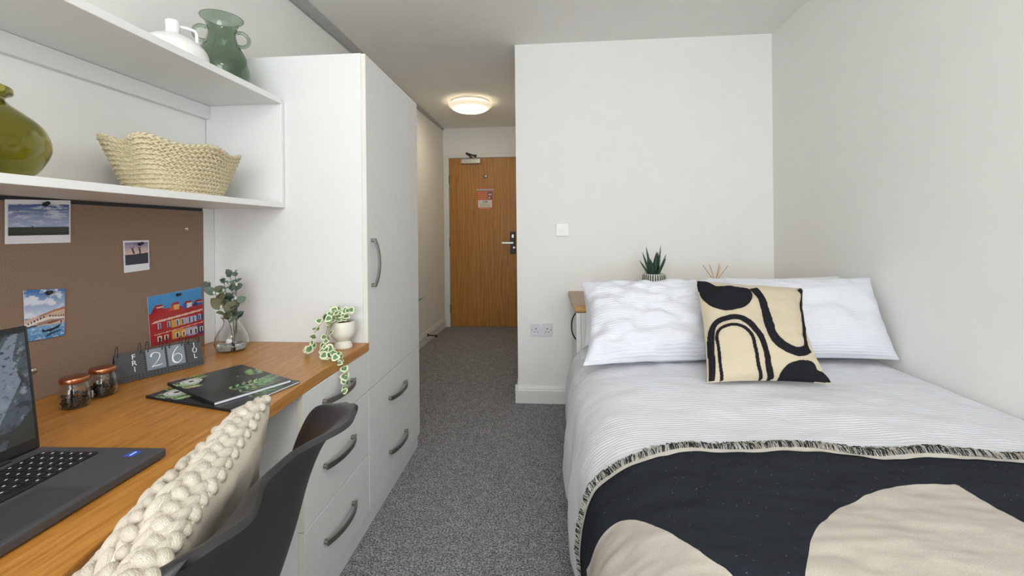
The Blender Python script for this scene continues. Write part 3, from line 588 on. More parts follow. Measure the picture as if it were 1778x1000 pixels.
# jars
def jar(cx, cy, label, lab):
    c = Vector((cx, cy, ZT)); t = thing('glass_jar', label, 'jar', c, 'copper-lidded jars on the desk')
    b2 = NB(); lathe(b2, shell_profile(sprof([(.023, 0), (.028, .004), (.0305, .014), (.0305, .03), (.0285, .046), (.025, .057), (.0245, .064)]), .002), c, 40); mk('jar_glass', b2, 'clear', t, True)
    b2 = NB(); lathe(b2, [(0, .0625), (.027, .0625), (.0283, .0645), (.0283, .0725), (.027, .075), (0, .076)], c, 40); mk('lid', b2, 'copper', t, True)
    vs, fs = [], []
    for k in range(150):
        r = .0255 * math.sqrt(random.random()); a = random.uniform(0, 2 * pi); z = .005 + .036 * random.random() * (1 - .3 * r / .03); s = random.uniform(.003, .0055)
        p = c + Vector((r * cos(a), r * sin(a), z)); base = len(vs); R = Matrix.Rotation(random.uniform(0, 6), 3, Vector((random.random(), random.random(), 1)))
        for d_ in ((1, 0, 0), (-1, 0, 0), (0, .5, 0), (0, -.5, 0), (0, 0, .7), (0, 0, -.7)): vs.append(p + R @ Vector(d_) * s)
        fs += [tuple(base + i for i in f) for f in ((0, 2, 4), (2, 1, 4), (1, 3, 4), (3, 0, 4), (2, 0, 5), (1, 2, 5), (3, 1, 5), (0, 3, 5))]
    mk('potpourri', (vs, fs), 'potp', t, kind='stuff')
    if lab:
        vs = []
        for z in (.006, .024):
            for k in range(5): a = radians(-88 + 6 * k - 14); vs.append(c + Vector((.0312 * cos(a), .0312 * sin(a), z)))
        mk('paper_label', (vs, [(k, k + 1, k + 6, k + 5) for k in range(4)]), 'paper', t)
        vs = [v for k in range(9) for v in [c + Vector((.0315 * cos(radians(-92 + 5 * cos(k * .7))), .0315 * sin(radians(-92 + 5 * cos(k * .7))), .0115 + .003 * sin(k * .7)))]]
        mk('label_mark', (vs, [tuple(range(9))]), 'black', t)
    return t
jp = U(130, 706, 'Z', ZT); jq = U(178.5, 686, 'Z', ZT); jar(jp.x, jp.y, 'copper-lidded glass jar of dark potpourri nearest the laptop', False); jar(jq.x, jq.y, 'copper-lidded glass jar with paper label, next to the calendar', True)
# desk calendar
c0 = U(203, 668, 'Z', ZT); c1 = U(354, 633, 'Z', ZT); ew = (c1 - c0); CW = ew.length; ew.normalize(); en = Vector((ew.y, -ew.x, 0)); CT = radians(17)
eu = Vector((0, 0, cos(CT))) - en * sin(CT); nn = ew.cross(eu); CHT = .083
cal = thing('flip_calendar', 'black ring-bound flip calendar showing FRI 26 JUL on the desk', 'calendar', (c0 + c1) / 2)
def cp(a, h, o=0): return c0 + ew * a + eu * h + nn * o + Vector((0, 0, .0008))
mk('front_board', qslab(cp(0, CHT), cp(CW, CHT), cp(CW, 0), cp(0, 0), -.0012), 'caldark', cal)
bk0, bk1 = c0 - en * (2 * sin(CT) * CHT) + Vector((0, 0, .0008)), c1 - en * (2 * sin(CT) * CHT) + Vector((0, 0, .0008))
mk('back_board', qslab(cp(0, CHT, -.001), cp(CW, CHT, -.001), bk1, bk0, .0012), 'black', cal)
vs, fs = [], []
def hole(a, h, w=.0055, hh=.0032):
    b_ = len(vs); vs.extend([cp(a, h, .0016), cp(a + w, h, .0016), cp(a + w, h + hh, .0016), cp(a, h + hh, .0016)]); fs.append((b_, b_ + 1, b_ + 2, b_ + 3))
for k in range(24):
    for h in (.0045, .0115): hole(.004 + k * CW / 24.3, h)
cards = ((.004, .302), (.330, .545), (.573, .778), (.806, .99))
for q in (.316, .559, .792):
    for k in range(9): hole(q * CW - .0028, .019 + k * .0068)
mk('perforations', (vs, fs), 'black', cal, kind='stuff')
ring = []
for k, (a, b) in enumerate(cards):
    a *= CW; b *= CW; cd = mk('card', qslab(cp(a, CHT - .003, .0018), cp(b, CHT - .003, .0018), cp(b, .019, .0018), cp(a, .019, .0018), .0009), ('caldark', 'calgrey', 'calgrey', 'caldark')[k], cal)
    for x in (a + .006, b - .006):
        b2 = NB(); e2 = Vector((0, 0, 1)); q = cp(x, CHT + .006, 0); tube(b2, torus_arc(q, .0165, nn * .7, e2, radians(-55), radians(225), 20), .0009, 6); mk('binding_ring', b2, 'black', cal, True)
        b2 = NB(); h_ = cp(x, CHT - .008, .003); tube(b2, [h_, h_ + nn * .0004], .0022, 10); mk('punch_hole', b2, 'black', cd)
    m_ = (a + b) / 2
    if k == 0:
        for i, ch in enumerate('FRI'): text_mesh('letter', ch, 'ink', cal, cp(m_ + .009, .0665 - i * .0182, .0031), ew, eu, .0215)
    if k == 3:
        for i, ch in enumerate('JUL'): text_mesh('letter', ch, 'ink', cal, cp(m_ + .001, .068 - i * .0178, .0031), ew, eu, .0205)
    if k == 1: ribbon('digit', [(-.42, .34), (-.36, .56), (-.05, .72), (.3, .55), (.3, .2), (.0, -.25), (-.45, -.68)], [.16, .12, .06, .07, .08, .05, .04], 'ink', cal, cp(m_, .047, .0031), ew, eu, .03); ribbon('digit', [(-.47, -.66), (-.2, -.62), (.2, -.6), (.5, -.52)], [.03, .08, .09, .03], 'ink', cal, cp(m_, .047, .0031), ew, eu, .03)
    if k == 2: ribbon('digit', [(.22, .95), (-.1, .6), (-.36, .05), (-.3, -.5), (.05, -.68), (.4, -.4), (.42, .02), (.1, .25), (-.25, .08), (-.36, -.15)], [.05, .06, .1, .17, .08, .05, .06, .06, .05, .03], 'ink', cal, cp(m_, .045, .0031), ew, eu, .03)
# notebooks
def notebook_print(seed):
    I = Img(106, 150, (30, 32, 33)); rnd = random.Random(seed); I.clouds(3, 3, (52, 50, 48), .05, .8, 0, 1, seed)
    def frond(x, y, a, L, n, c):
        for k in range(n):
            t = k / n; px, py = x + cos(a) * L * t, y + sin(a) * L * t * .72
            for s in (-1, 1):
                b = a + s * 1.0 * (1 - .3 * t); l = .125 * (1 - .6 * abs(t - .4)); cc = tuple(int(v * rnd.uniform(.8, 1.15)) for v in c)
                I.poly([(px, py), (px + cos(b + .3) * l * .8, py + sin(b + .3) * l * .55), (px + cos(b) * l * 1.5, py + sin(b) * l * 1.05), (px + cos(b - .3) * l * .8, py + sin(b - .3) * l * .55)], cc)
    frond(.36, .93, -.2, .55, 6, (120, 150, 100)); frond(.5, .88, -.5, .45, 5, (166, 188, 130)); frond(.62, .98, -.9, .4, 5, (96, 126, 90)); frond(.86, .5, -1.2, .3, 6, (140, 166, 120)); frond(.02, .1, .9, .22, 5, (150, 176, 112)); frond(.02, .3, .2, .16, 4, (176, 196, 136)); frond(.2, .03, .2, .22, 5, (150, 170, 114))
    I.ell(.2, .17, .13, .092, (222, 222, 218)); I.ell(.2, .17, .105, .075, (170, 170, 168)); I.ell(.2, .17, .09, .064, (226, 226, 222)); I.ell(.2, .17, .035, .025, (40, 46, 48))
    frond(.34, .76, -.1, .5, 6, (140, 164, 116)); frond(.75, .8, -.5, .3, 6, (110, 140, 100)); I.ell(.66, .42, .012, .03, (120, 130, 124), .4); I.ell(.7, .44, .008, .02, (110, 120, 116), -.3); return I
# the two notebooks, real A5 rectangles laid askew
def nb_at(label, near_l, near_r, z, t, seed):
    a, b = U(*near_l, 'Z', z), U(*near_r, 'Z', z); e = (b - a).normalized(); n = Vector((-e.y, e.x, 0)); L = (b - a).length; D_ = L * 1.41
    px = (a + n * D_, b + n * D_, b, a)
    n_ = thing('notebook', label, 'notebook', (a + px[1]) / 2 - Vector((0, 0, t)), 'botanical notebooks on the desk')
    lo = [p - Vector((0, 0, t)) for p in px]; cen = sum(lo, Vector()) / 4
    def slab(Q, z0, z1, s=1.0): bm = NB(); prism(bm, [((p.x - cen.x) * s + cen.x, (p.y - cen.y) * s + cen.y) for p in Q], z0, z1); return bm
    z0 = lo[0].z; sp_ = NB(); prism(sp_, [(q.x, q.y) for q in (px[0] - e * .0008, px[3] - e * .0008, px[3], px[0])], z0, z0 + t); mk('spine', sp_, 'black', n_); mk('pages', slab(lo, z0 + .0008, z0 + t - .0008, .985), 'paper', n_); mk('back_cover', slab(lo, z0, z0 + .0008), 'black', n_); mk('front_cover', slab(lo, z0 + t - .0008, z0 + t - .0001), 'black', n_)
    print_quad('cover_print', notebook_print(seed), px[0], px[1], px[2], px[3], n_, 'gloss_print')
nb_at('black botanical notebook lying underneath, tilted toward the chair', (401, 711), (521, 661), ZT + .0065, .0064, 3)
nb_at('black botanical notebook lying on top, white page edge toward the chair', (372, 699), (506, 659), ZT + .0145, .0078, 5)
# glass vase with eucalyptus
gc = Vector((-1.16, 1.527, ZT)); gv = thing('bud_vase', 'clear round glass vase with a little water on the desk', 'vase', gc)
b2 = NB(); lathe(b2, shell_profile(sprof([(.04, 0), (.048, .006), (.0545, .026), (.052, .05), (.041, .074), (.029, .092), (.025, .105), (.029, .118), (.034, .124)]), .0022), gc, 48); mk('vase_glass', b2, 'clear', gv, True)
b2 = NB(); lathe(b2, [(0, .0045), (.037, .0045), (.044, .009), (.049, .02), (.049, .0215), (0, .0215)], gc, 48); mk('vase_water', b2, 'water', gv, True)
def leaf_mesh(name, mat, L, W, cup=.15, n=7):
    vs, fs = [], []
    for i in range(n + 1):
        t = i / n; w = W * (sin(pi * t ** .8)) ** .75 * .5; z = -cup * L * (t - .2) ** 2
        for s in (-1, 0, 1): vs.append((s * w, t * L, z + abs(s) * w * .25))
    for i in range(n):
        for k in range(2): a = i * 3 + k; fs.append((a, a + 1, a + 4, a + 3))
    me = bpy.data.meshes.new(name); me.from_pydata(vs, [], fs); me.materials.append(M[mat]); me.polygons.foreach_set('use_smooth', [True] * len(fs)); return me
EL = [leaf_mesh('leaf', 'euca', .042, .032), leaf_mesh('leaf', 'euca', .034, .022), leaf_mesh('leaf', 'euca2', .044, .03), leaf_mesh('leaf', 'euca', .03, .012)]
BUD = ellipsoid_mesh('bud', 'bud', 8, 6)
def orient(p, d, up, roll=0, s=1):
    d = Vector(d).normalized(); x = d.cross(Vector(up)); x = x.normalized() if x.length > 1e-4 else d.orthogonal().normalized(); z = x.cross(d)
    return Matrix.Translation(p) @ Matrix((x, d, z)).transposed().to_4x4() @ Matrix.Rotation(roll, 4, 'Y') @ Matrix.Scale(s, 4)
rnd = random.Random(11)
stems = [ # path pixels (x, y) with world Y, label
 ([(398, 603), (402, 575), (393, 545), (377, 515), (360, 490)], 1.50, 'brown-stemmed eucalyptus sprig in the glass vase leaning over the cork board', 3),
 ([(412, 603), (406, 570), (402, 540), (393, 510), (388, 484)], 1.53, 'eucalyptus sprig with pale buds, second from left in the glass vase', 0),
 ([(402, 605), (409, 570), (411, 530), (409, 500), (409, 470)], 1.53, 'tall upright eucalyptus sprig in the middle of the glass vase', 0),
 ([(414, 604), (411, 570), (407, 535), (402, 500), (399, 472)], 1.55, 'tall eucalyptus sprig standing at the back of the glass vase', 1)]
for path, Y, lab, md in stems:
    P = [U(x, y, 'Y', Y) for x, y in path]; P[0] = Vector((gc.x + (P[0].x - gc.x) * .5, gc.y, gc.z + .007)); P = spline(P, 24); t_ = thing('eucalyptus_sprig', lab, 'foliage', P[0], 'eucalyptus sprigs in the glass vase')
    b2 = NB(); tube(b2, P, [.0017 - .0009 * i / 24 for i in range(25)], 6); mk('stem', b2, 'twig', t_, True)
    for k in range(11):
        i = 9 + int(k * 1.45); p = P[min(i, 24)]; tn = (P[min(i + 1, 24)] - P[max(i - 1, 0)]).normalized(); a = k * 2.4 + rnd.uniform(-.4, .4)
        d_ = Vector((cos(a), sin(a) * .8, rnd.uniform(.1, .7))) + tn * .3; me = EL[2 if (md == 3 and rnd.random() < .7) else rnd.choice((0, 0, 1, 3))]
        inst('leaf', me, t_, orient(p, d_, (0.2, -1, .8), rnd.uniform(-.5, .5), rnd.uniform(.75, 1.15) * (1.2 if md == 3 else 1) * (1.0 if k < 8 else .65)))
    for k in range(3):
        p = P[24 - k * 5] + Vector((rnd.uniform(-.008, .008), -.003, .004)); inst('bud', BUD, t_, Matrix.Translation(p) @ Matrix.Diagonal((.0045, .0045, .0075, 1)))
# trailing ivy pot
pc = Vector((-.765, 1.585, ZT)); ip = thing('ivy_pot', 'trailing variegated ivy in footed cream pot on the desk corner', 'plant', pc)
b2 = NB(); lathe(b2, shell_profile(sprof([(.033, 0), (.033, .006), (.029, .018), (.024, .026), (.034, .036), (.044, .052), (.0465, .075), (.0455, .094), (.0455, .098)]), .004), pc, 48); mk('pot', b2, 'pot', ip, True)
b2 = NB(); lathe(b2, [(.0405, .085), (.0405, .089), (.02, .094), (0, .095)], pc, 24); mk('soil', b2, 'soil', ip, True)
def ivy_leaf(name, R):
    n = 14; vs = [(0, .35 * R, .0)]; fs = []; mi = []
    for q, rr in enumerate((.66, 1.0)):
        for k in range(n):
            a = 2 * pi * k / n; lob = 1 + .12 * cos(3 * a + .5) - .25 * max(0, cos(a + pi / 2)) ** 6; vs.append((R * rr * lob * cos(a) * .92, .35 * R + R * rr * lob * sin(a), -.14 * R * rr * rr))
    for k in range(n): fs.append((0, 1 + k, 1 + (k + 1) % n)); mi.append(0)
    for k in range(n): a, b = 1 + k, 1 + (k + 1) % n; fs.append((a, a + n, b + n, b)); mi.append(1)
    me = bpy.data.meshes.new(name); me.from_pydata(vs, [], fs); me.materials.append(M['ivyg']); me.materials.append(M['ivyc']); me.polygons.foreach_set('material_index', mi); me.polygons.foreach_set('use_smooth', [True] * len(fs)); return me
IV = [ivy_leaf('leaf', .0135), ivy_leaf('leaf', .0110), ivy_leaf('leaf', .0155)]
rnd = random.Random(5)
def vine(pts, nl, sp):
    P = spline(pts, 30); b2 = NB(); tube(b2, P, .0011, 5); mk('vine', b2, 'vine', ip, True)
    for k in range(nl):
        i = 3 + int(27 * k / max(1, nl - 1)); p = P[i] + Vector((rnd.uniform(-sp, sp), rnd.uniform(-sp, sp), rnd.uniform(-sp, sp) * .8))
        if p.z < ZT + .012 and p.x < -.71: p.z = ZT + .012 + rnd.uniform(0, .01)
        d_ = Vector((rnd.uniform(-1, .6), rnd.uniform(-1, .4), rnd.uniform(-.6, .6))); inst('leaf', rnd.choice(IV), ip, orient(p, d_, (.5 + rnd.uniform(-.5, .5), -1.2, .9 + rnd.uniform(-.4, .4)), rnd.uniform(-.3, .3), rnd.uniform(.8, 1.2)))
top = pc + Vector((0, 0, .095))
def V_(x, y, Y): return U(x, y, 'Y', Y)
vine([top, top + Vector((-.035, -.02, .035)), V_(548, 575, 1.53), V_(540, 600, 1.50), V_(530, 615, 1.46)], 18, .012)
vine([top, top + Vector((-.02, -.035, .03)), V_(566, 580, 1.5), V_(562, 605, 1.47), V_(565, 620, 1.42)], 16, .012)
vine([top, top + Vector((-.01, -.045, .03)), V_(572, 570, 1.5), V_(568, 600, 1.46), V_(580, 620, 1.4)], 12, .009)
vine([V_(572, 604, 1.47), V_(588, 612, 1.43), U(596, 632, 'X', -.685), U(603, 655, 'X', -.672), U(598, 682, 'X', -.664)], 15, .007)
vine([top, top + Vector((-.02, .01, .04)), top + Vector((-.03, 0, .045)), top + Vector((-.045, -.01, .03))], 13, .012)
vine([top, top + Vector((.02, -.01, .035)), top + Vector((.03, -.01, .045)), top + Vector((.033, -.012, .05))], 7, .006)
vine([top, top + Vector((.0, -.01, .03)), top + Vector((-.01, -.02, .04)), top + Vector((-.02, -.03, .035))], 12, .012)

# ------------------------------------------------------------------ chair
CY = .578; CXB = -.388; yw = radians(0)
cw = Vector((-sin(yw), cos(yw), 0)); cf = Vector((-cos(yw), -sin(yw), 0)); CO = Vector((CXB, CY, 0))
ch = thing('shell_chair', 'charcoal moulded plastic shell chair pulled up to the desk', 'chair', (CXB - .22, CY, 0))
prof = spline([(-.02, .832, 0), (-.008, .822, 0), (.004, .79, 0), (.02, .72, 0), (.045, .62, 0), (.075, .53, 0), (.12, .472, 0), (.2, .448, 0), (.32, .446, 0), (.41, .452, 0), (.45, .44, 0), (.462, .428, 0)], 40)
hw = spline([(.225, 0, 0), (.262, 0, 0), (.28, 0, 0), (.278, 0, 0), (.26, 0, 0), (.228, 0, 0), (.228, 0, 0), (.236, 0, 0), (.238, 0, 0), (.225, 0, 0), (.2, 0, 0), (.17, 0, 0)], 40)
cd = spline([(.085, 0, 0), (.095, 0, 0), (.1, 0, 0), (.105, 0, 0), (.105, 0, 0), (.1, 0, 0), (.085, 0, 0), (.06, 0, 0), (.045, 0, 0), (.03, 0, 0), (.02, 0, 0), (.01, 0, 0)], 40)
def shell(u, v):
    s = 2 * u - 1; i = v * 40; k = min(int(i), 39); f = i - k
    P = prof[k].lerp(prof[k + 1], f); W = hw[k].x * (1 - f) + hw[k + 1].x * f; c = cd[k].x * (1 - f) + cd[k + 1].x * f
    T = (prof[min(k + 2, 40)] - prof[max(k - 1, 0)]).normalized(); N = Vector((-T.y, T.x)) ; N = Vector((N[0], N[1])); 
    if N[0] < 0 and v < .5: N = -N
    if N[1] < 0 and v >= .5: N = -N
    a = abs(s); off = c * a ** 3.2; flare = .010 * smoothstep(.7, 1, a); off -= flare * .3; back = .046 * smoothstep(.1, .6, a) * (1 - smoothstep(0, .3, v))
    drop = (.05 * a ** 8) * (1 - smoothstep(0, .22, v))
    return CO + cf * (P.x + N[0] * off - back) + cw * (math.copysign(W * (1 - .06 * a ** 4) + flare * .6, s) * a) + Vector((0, 0, P.y + N[1] * off * (.4 + .6 * smoothstep(.3, .5, v)) - drop))
bm = grid(shell, 44, 60); so_ = mk('seat_shell', bm, 'chair', ch, True)
md = so_.modifiers.new('thickness', 'SOLIDIFY'); md.thickness = .009; md.offset = 0
md = so_.modifiers.new('round', 'BEVEL'); md.width = .003; md.segments = 2; md.limit_method = 'ANGLE'; md.angle_limit = radians(50)
for sx, sy in ((.1, 1), (.1, -1), (.36, 1), (.36, -1)):
    a = CO + cf * sx + cw * .13 * sy + Vector((0, 0, .44 if sx > .2 else .465)); b_ = CO + cf * (sx + (.06 if sx > .2 else -.07)) + cw * .22 * sy; b2 = NB(); tube(b2, [a, b_], [.014, .01], 12); mk('leg', b2, 'black', ch, True)
b2 = NB(); box(b2, CXB - .36, CXB - .1, CY - .13, CY + .13, .425, .438); mk('seat_mount', b2, 'black', ch)

# generic stuffed cushion: corner points TL, TR, BR, BL seen from its front
def cushion_fn(Q, th, pinch=.06, pw=2.6, wr=.0, seed=0, pl=0, pr=0, back=(0, 1)):
    Q = [Vector(q) for q in Q]; n = (Q[1] - Q[0]).cross(Q[3] - Q[0]).normalized() * -1
    def fn(a, b, side, off=0):
        u, v = 2 * a - 1, 2 * b - 1
        pu = u * (1 - pinch * (1 - v * v) * abs(u) ** 2); pv = v * (1 - pinch * (1 - u * u) * abs(v) ** 2)
        pu += (pl if u < 0 else -pr) * (1 - v * v) * u * u
        p = bil(Q, (pu + 1) / 2, (pv + 1) / 2); h = ((1 - abs(u) ** pw) * (1 - abs(v) ** pw)); h = max(h, 0) ** .55 * (back[1] + (back[-1] - back[1]) * a if side == back[0] else 1)
        w = wr * fbm(u * 2.2 + seed, v * 2.2, seed, 3) * min(1, h * 2.0)
        return p + n * side * (th / 2 * h + off) + n * w
    return fn, n
def cushion(name, label, Q, th, mat, n=40, size=(.5, .5), **kw):
    fn, nrm = cushion_fn(Q, th, **kw); bm = NB(); uvl = bm.loops.layers.uv.new('UVMap')
    for side in (1, -1):
        V = [[bm.verts.new(fn(i / n, j / n, side)) for j in range(n + 1)] for i in range(n + 1)]
        for i in range(n):
            for j in range(n):
                q = [(i, j), (i, j + 1), (i + 1, j + 1), (i + 1, j)]
                if side < 0: q = q[::-1]
                f = bm.faces.new([V[a][b] for a, b in q])
                for l, (a, b) in zip(f.loops, q): l[uvl].uv = (a / n * size[0], b / n * size[1])
    rim = {tuple(round(k, 4) for k in fn(i / n, j / n, 1)) for i in range(n + 1) for j in range(n + 1) if i in (0, n) or j in (0, n)}
    bmesh.ops.remove_doubles(bm, verts=bm.verts, dist=.0004)
    for e in bm.edges:
        if all(tuple(round(k, 4) for k in v.co) in rim for v in e.verts): e.smooth = False
    return bm, fn, nrm
# bobble cushion on the chair
A_ = Vector((-.508, .768, .853)); B_ = Vector((-.345, .335, .83)); e1 = (B_ - A_); nh = Vector((e1.y, -e1.x, 0)).normalized(); dn = nh * .19 + Vector((0, 0, -.375))
Q = [A_, B_, B_ + dn, A_ + dn]; n0 = cushion_fn(Q, .1)[1]; bside = -1 if n0.dot(nh) > 0 else 1
bm, fn, nrm = cushion('bobble', '', Q, .16, 'ivory', 40, (.42, .42), pinch=.05, wr=.010, seed=2, back=(bside, .85, .12))
bc_ = thing('bobble_cushion', 'cream cushion with chunky braided bobbles leaning in the chair', 'cushion', (A_ + B_) / 2 + dn)
sgn = 1 if nrm.dot(nh) > 0 else -1
mk('cover', bm, 'ivory', bc_, True)
m, nt, b = new_mat('chunky_yarn'); f = tex(nt, coords(nt, (7, 7, 1.2)), 1.6, 3); c_ = lin((236, 226, 208)); nt.links.new(ramp(nt, f, [(.25, tuple(x * .88 for x in c_)), (.55, c_)]), b.inputs['Base Color']); b.inputs['Roughness'].default_value = .9; b.inputs['Specular IOR Level'].default_value = .15; bump(nt, b, f, .6, .15); M['yarn'] = m
BB = ellipsoid_mesh('bobble', 'yarn', 12, 8); rnd = random.Random(3)
BR_ = [.002, .009, .022] + [.045 + r * .061 for r in range(15)]
for r, b in enumerate(BR_):
    big = (r % 6) in (2, 3); n = 16; fs_ = sgn
    for k in range(n):
        a = .04 + (k + (.5 if r % 2 else 0)) * .92 / n
        if a > .97: continue
        p = fn(a, b, fs_); pa = fn(min(a + .02, 1), b, fs_); pb = fn(a, min(b + .02, 1), fs_); ta = (pa - p).normalized(); tb = (pb - p).normalized(); nn_ = ta.cross(tb).normalized(); nn_ = nn_ if nn_.dot(nh) * sgn * fs_ > 0 else -nn_
        ang = (.55 if r % 2 else -.55) + rnd.uniform(-.15, .15); d_ = (ta * cos(ang) + tb * sin(ang)); s_ = d_.cross(nn_); sc = rnd.uniform(.9, 1.15)
        L_, W_, H_ = (.0185, .0105, .0125) if big else (.0165, .0085, .0085)
        Mx = Matrix.Translation(p + nn_ * .002) @ Matrix((s_, nn_, d_)).transposed().to_4x4() @ Matrix.Diagonal((W_ * sc, H_ * sc, L_ * sc, 1)); inst('bobble', BB, bc_, Mx)

# ------------------------------------------------------------------ bed
BX0, BX1, BY0, BY1 = .14, 1.435, .42, 2.34; BZ = .565
bed = thing('double_bed', 'double bed with white headboard and honey wood rail', 'bed', ((BX0 + BX1) / 2, 1.4, 0))
mk('bed_base', bx(BX0 + .02, BX1 - .01, BY0 + .03, BY1 - .01, .06, .32, .01), 'lam', bed)
mk('mattress', bx(BX0 + .01, BX1 - .005, BY0 + .02, BY1 - .01, .321, .54, .04, 3), 'bed2', bed)
for x in (BX0 + .08, BX1 - .1):
    for y in (BY0 + .1, BY1 - .1): b2 = NB(); tube(b2, [(x, y, 0), (x, y, .06)], .025, 12); mk('bed_leg', b2, 'black', bed)
mk('headboard', bx(BX0 + .028, BX1 - .002, BY1 + .004, BY1 + .028, .1, .715, .002), 'lam', bed)
mk('headboard_post', bx(BX0 + .003, BX0 + .027, BY1 - .002, BY1 + .034, 0, .715, .002), 'lam', bed)
b2 = NB(); tube(b2, [(BX0 - .004, BY1 + .016, .732), (BX0 + .0, BY1 + .016, .732), (BX1 - .006, BY1 + .016, .732)], [.014, .0165, .0165], 16); mk('top_rail', b2, 'beech', bed, True)
# duvet: profile across the bed, from the wall over the mattress and down the left side
BL = [(1.437, .50), (1.43, .545), (1.405, .57), (1.3, .578), (.9, .588), (.5, .588), (.3, .582), (.21, .57), (.15, .54), (.105, .49), (.085, .42), (.08, .32), (.082, .22), (.09, .12)]
BLs = spline([(a, 0, b) for a, b in BL], 200)
acc = [0]
for a, b in zip(BLs, BLs[1:]): acc.append(acc[-1] + (b - a).length)
LT = acc[-1]
def bed_at(s, y, off=0, wr=1):                          # s = arc length from the wall
    lo, hi = 0, 200
    while hi - lo > 1:
        m_ = (lo + hi) // 2
        if acc[m_] <= s: lo = m_
        else: hi = m_
    f = (s - acc[lo]) / max(1e-9, acc[hi] - acc[lo]); p = BLs[lo].lerp(BLs[hi], f); t = (BLs[min(hi + 3, 200)] - BLs[max(lo - 3, 0)]).normalized(); n = Vector((t.z, 0, -t.x)) * 1
    if n.z < 0 and abs(t.x) > .3: n = -n
    if abs(t.x) <= .3: n = Vector((-abs(n.x), 0, n.z)) if p.x < .7 else Vector((-abs(n.x), 0, abs(n.z)))
    side = smoothstep(.5, .3, p.z) if p.x < .7 else 0
    w = .007 * fbm(s * 3.2, y * 4, 1) + .004 * fbm(s * 7, y * 9, 4)
    w += side * (.020 * sin(y * 11 + 1.5 * sin(y * 4)) * (1 - (p.z - .12) / .5) + .012)
    head = smoothstep(1.95, 2.25, y)
    w -= head * .02
    if p.x > 1.40: w = 0
    return Vector((p.x, y, p.z)) + n * (off + w * wr)
DS = .0
bm = grid(lambda u, v: bed_at(u * LT, BY0 + .0 + v * (2.31 - BY0)), 150, 150, lambda u, v: (u * LT, v * 1.9), True)
dv = mk('duvet', bm, 'bed', None, True, 'white crinkle cotton duvet spread over the bed', 'duvet', base=(.76, 1.4, .1)); md = dv.modifiers.new('thickness', 'SOLIDIFY'); md.thickness = .012; md.offset = -1
# throw
def yedge(s):                                            # far edge of the throw
    return 1.152 + .004 * sin(s * 9) + .004 * sin(s * 23 + 1) - .05 * smoothstep(LT - .66, LT - .42, s) - .03 * smoothstep(LT - .4, LT, s)
s0, s1 = .06, LT + -.012
def throw_at(u, v, off=.007):
    s = s0 + u * (s1 - s0); y = BY0 - .01 + v * (yedge(s) - BY0 + .01); return bed_at(s, y, off + .0025 * fbm(s * 5, y * 26, 7) * 1.0)
NU, NV = 190, 110
bm = grid(throw_at, NU, NV, lambda u, v: (s0 + u * (s1 - s0), v * .74), True)
def sof(x):                                              # arc length at bed-top X
    return min(range(201), key=lambda i: abs(BLs[i].x - x) + (9 if BLs[i].z < .5 else 0))
def arc_x(x, z=None):
    i = min(range(201), key=lambda i: abs(BLs[i].x - x) * 1 + (abs(BLs[i].z - z) if z is not None else 0)); return acc[i]
def to_px(p):
    d = p - Vector((0, 0, CAM_H)); z = d.dot(_fw); return 889 + F_PX * d.dot(_rt) / z, 500 + SHIFT_PX - F_PX * d.dot(_up) / z
TT = []
for i in range(0, 300):
    for j in range(0, 130):
        s_, y_ = s0 + (s1 - s0) * i / 299, .55 + .6 * j / 129; TT.append((s_, y_, *to_px(bed_at(s_, y_, .008))))
TT = np.array(TT)
def pix_on_throw(x, y):                                  # where a study point of the woven design lies on the cloth
    k = int(((TT[:, 2] - x) ** 2 + (TT[:, 3] - y) ** 2).argmin()); return (float(TT[k, 0]), float(TT[k, 1]))
sh1 = [pix_on_throw(*q) for q in [(1400, 1000), (1404, 960), (1410, 930), (1423, 912), (1440, 895), (1452, 884), (1470, 878), (1486, 868), (1505, 857), (1540, 847), (1560, 843), (1610, 841), (1660, 840), (1700, 862), (1778, 908), (1830, 950)]]
sh1 = [(p.x, p.y) for p in spline([(*q, 0) for q in sh1[:13]], 50)] + sh1[13:]
sh1 += [(sh1[-1][0] - .02, .40), (sh1[0][0] + .02, .40)]
sh1[0:0] = [(sh1[0][0] + .01, .6)]
q2 = [pix_on_throw(*q) for q in [(1017, 1000), (1022, 980), (1030, 960), (1040, 938), (1055, 916), (1070, 906), (1086, 901), (1105, 902), (1130, 909), (1180, 933), (1235, 970), (1275, 1000)]]
sh2 = [(q2[0][0] + .05, .40), (q2[0][0] + .02, q2[0][1] - .12)] + q2 + [(q2[-1][0] - .03, q2[-1][1] - .12), (q2[-1][0] - .03, .4)]
sh2 = [(p.x, p.y) for p in spline([(*q, 0) for q in sh2], 60)]
def sdf(p, poly):
    x, y = p; dmin = 1e9; ins = False; n = len(poly)
    for i in range(n):
        (x0, y0), (x1, y1) = poly[i], poly[(i + 1) % n]; dx, dy = x1 - x0, y1 - y0; t = max(0, min(1, ((x - x0) * dx + (y - y0) * dy) / (dx * dx + dy * dy + 1e-12))); dmin = min(dmin, math.hypot(x - x0 - t * dx, y - y0 - t * dy))
        if (y0 > y) != (y1 > y) and x < (x1 - x0) * (y - y0) / (y1 - y0) + x0: ins = not ins
    return -dmin if ins else dmin
TP = 'throw_blanket'
th_o = mk(TP, bm, 'fringe_b', None, True, 'black throw with large cream pebble shapes across the foot of bed', 'blanket', base=(.7, .8, .12))
at = th_o.data.attributes.new('pattern', 'FLOAT', 'POINT'); vals = []
for i in range(NU + 1):
    for j in range(NV + 1):
        s = s0 + i / NU * (s1 - s0); y = BY0 - .01 + j / NV * (yedge(s) - BY0 + .01); vals.append(min(sdf((s, y), sh1), sdf((s, y), sh2)))
at.data.foreach_set('value', vals)
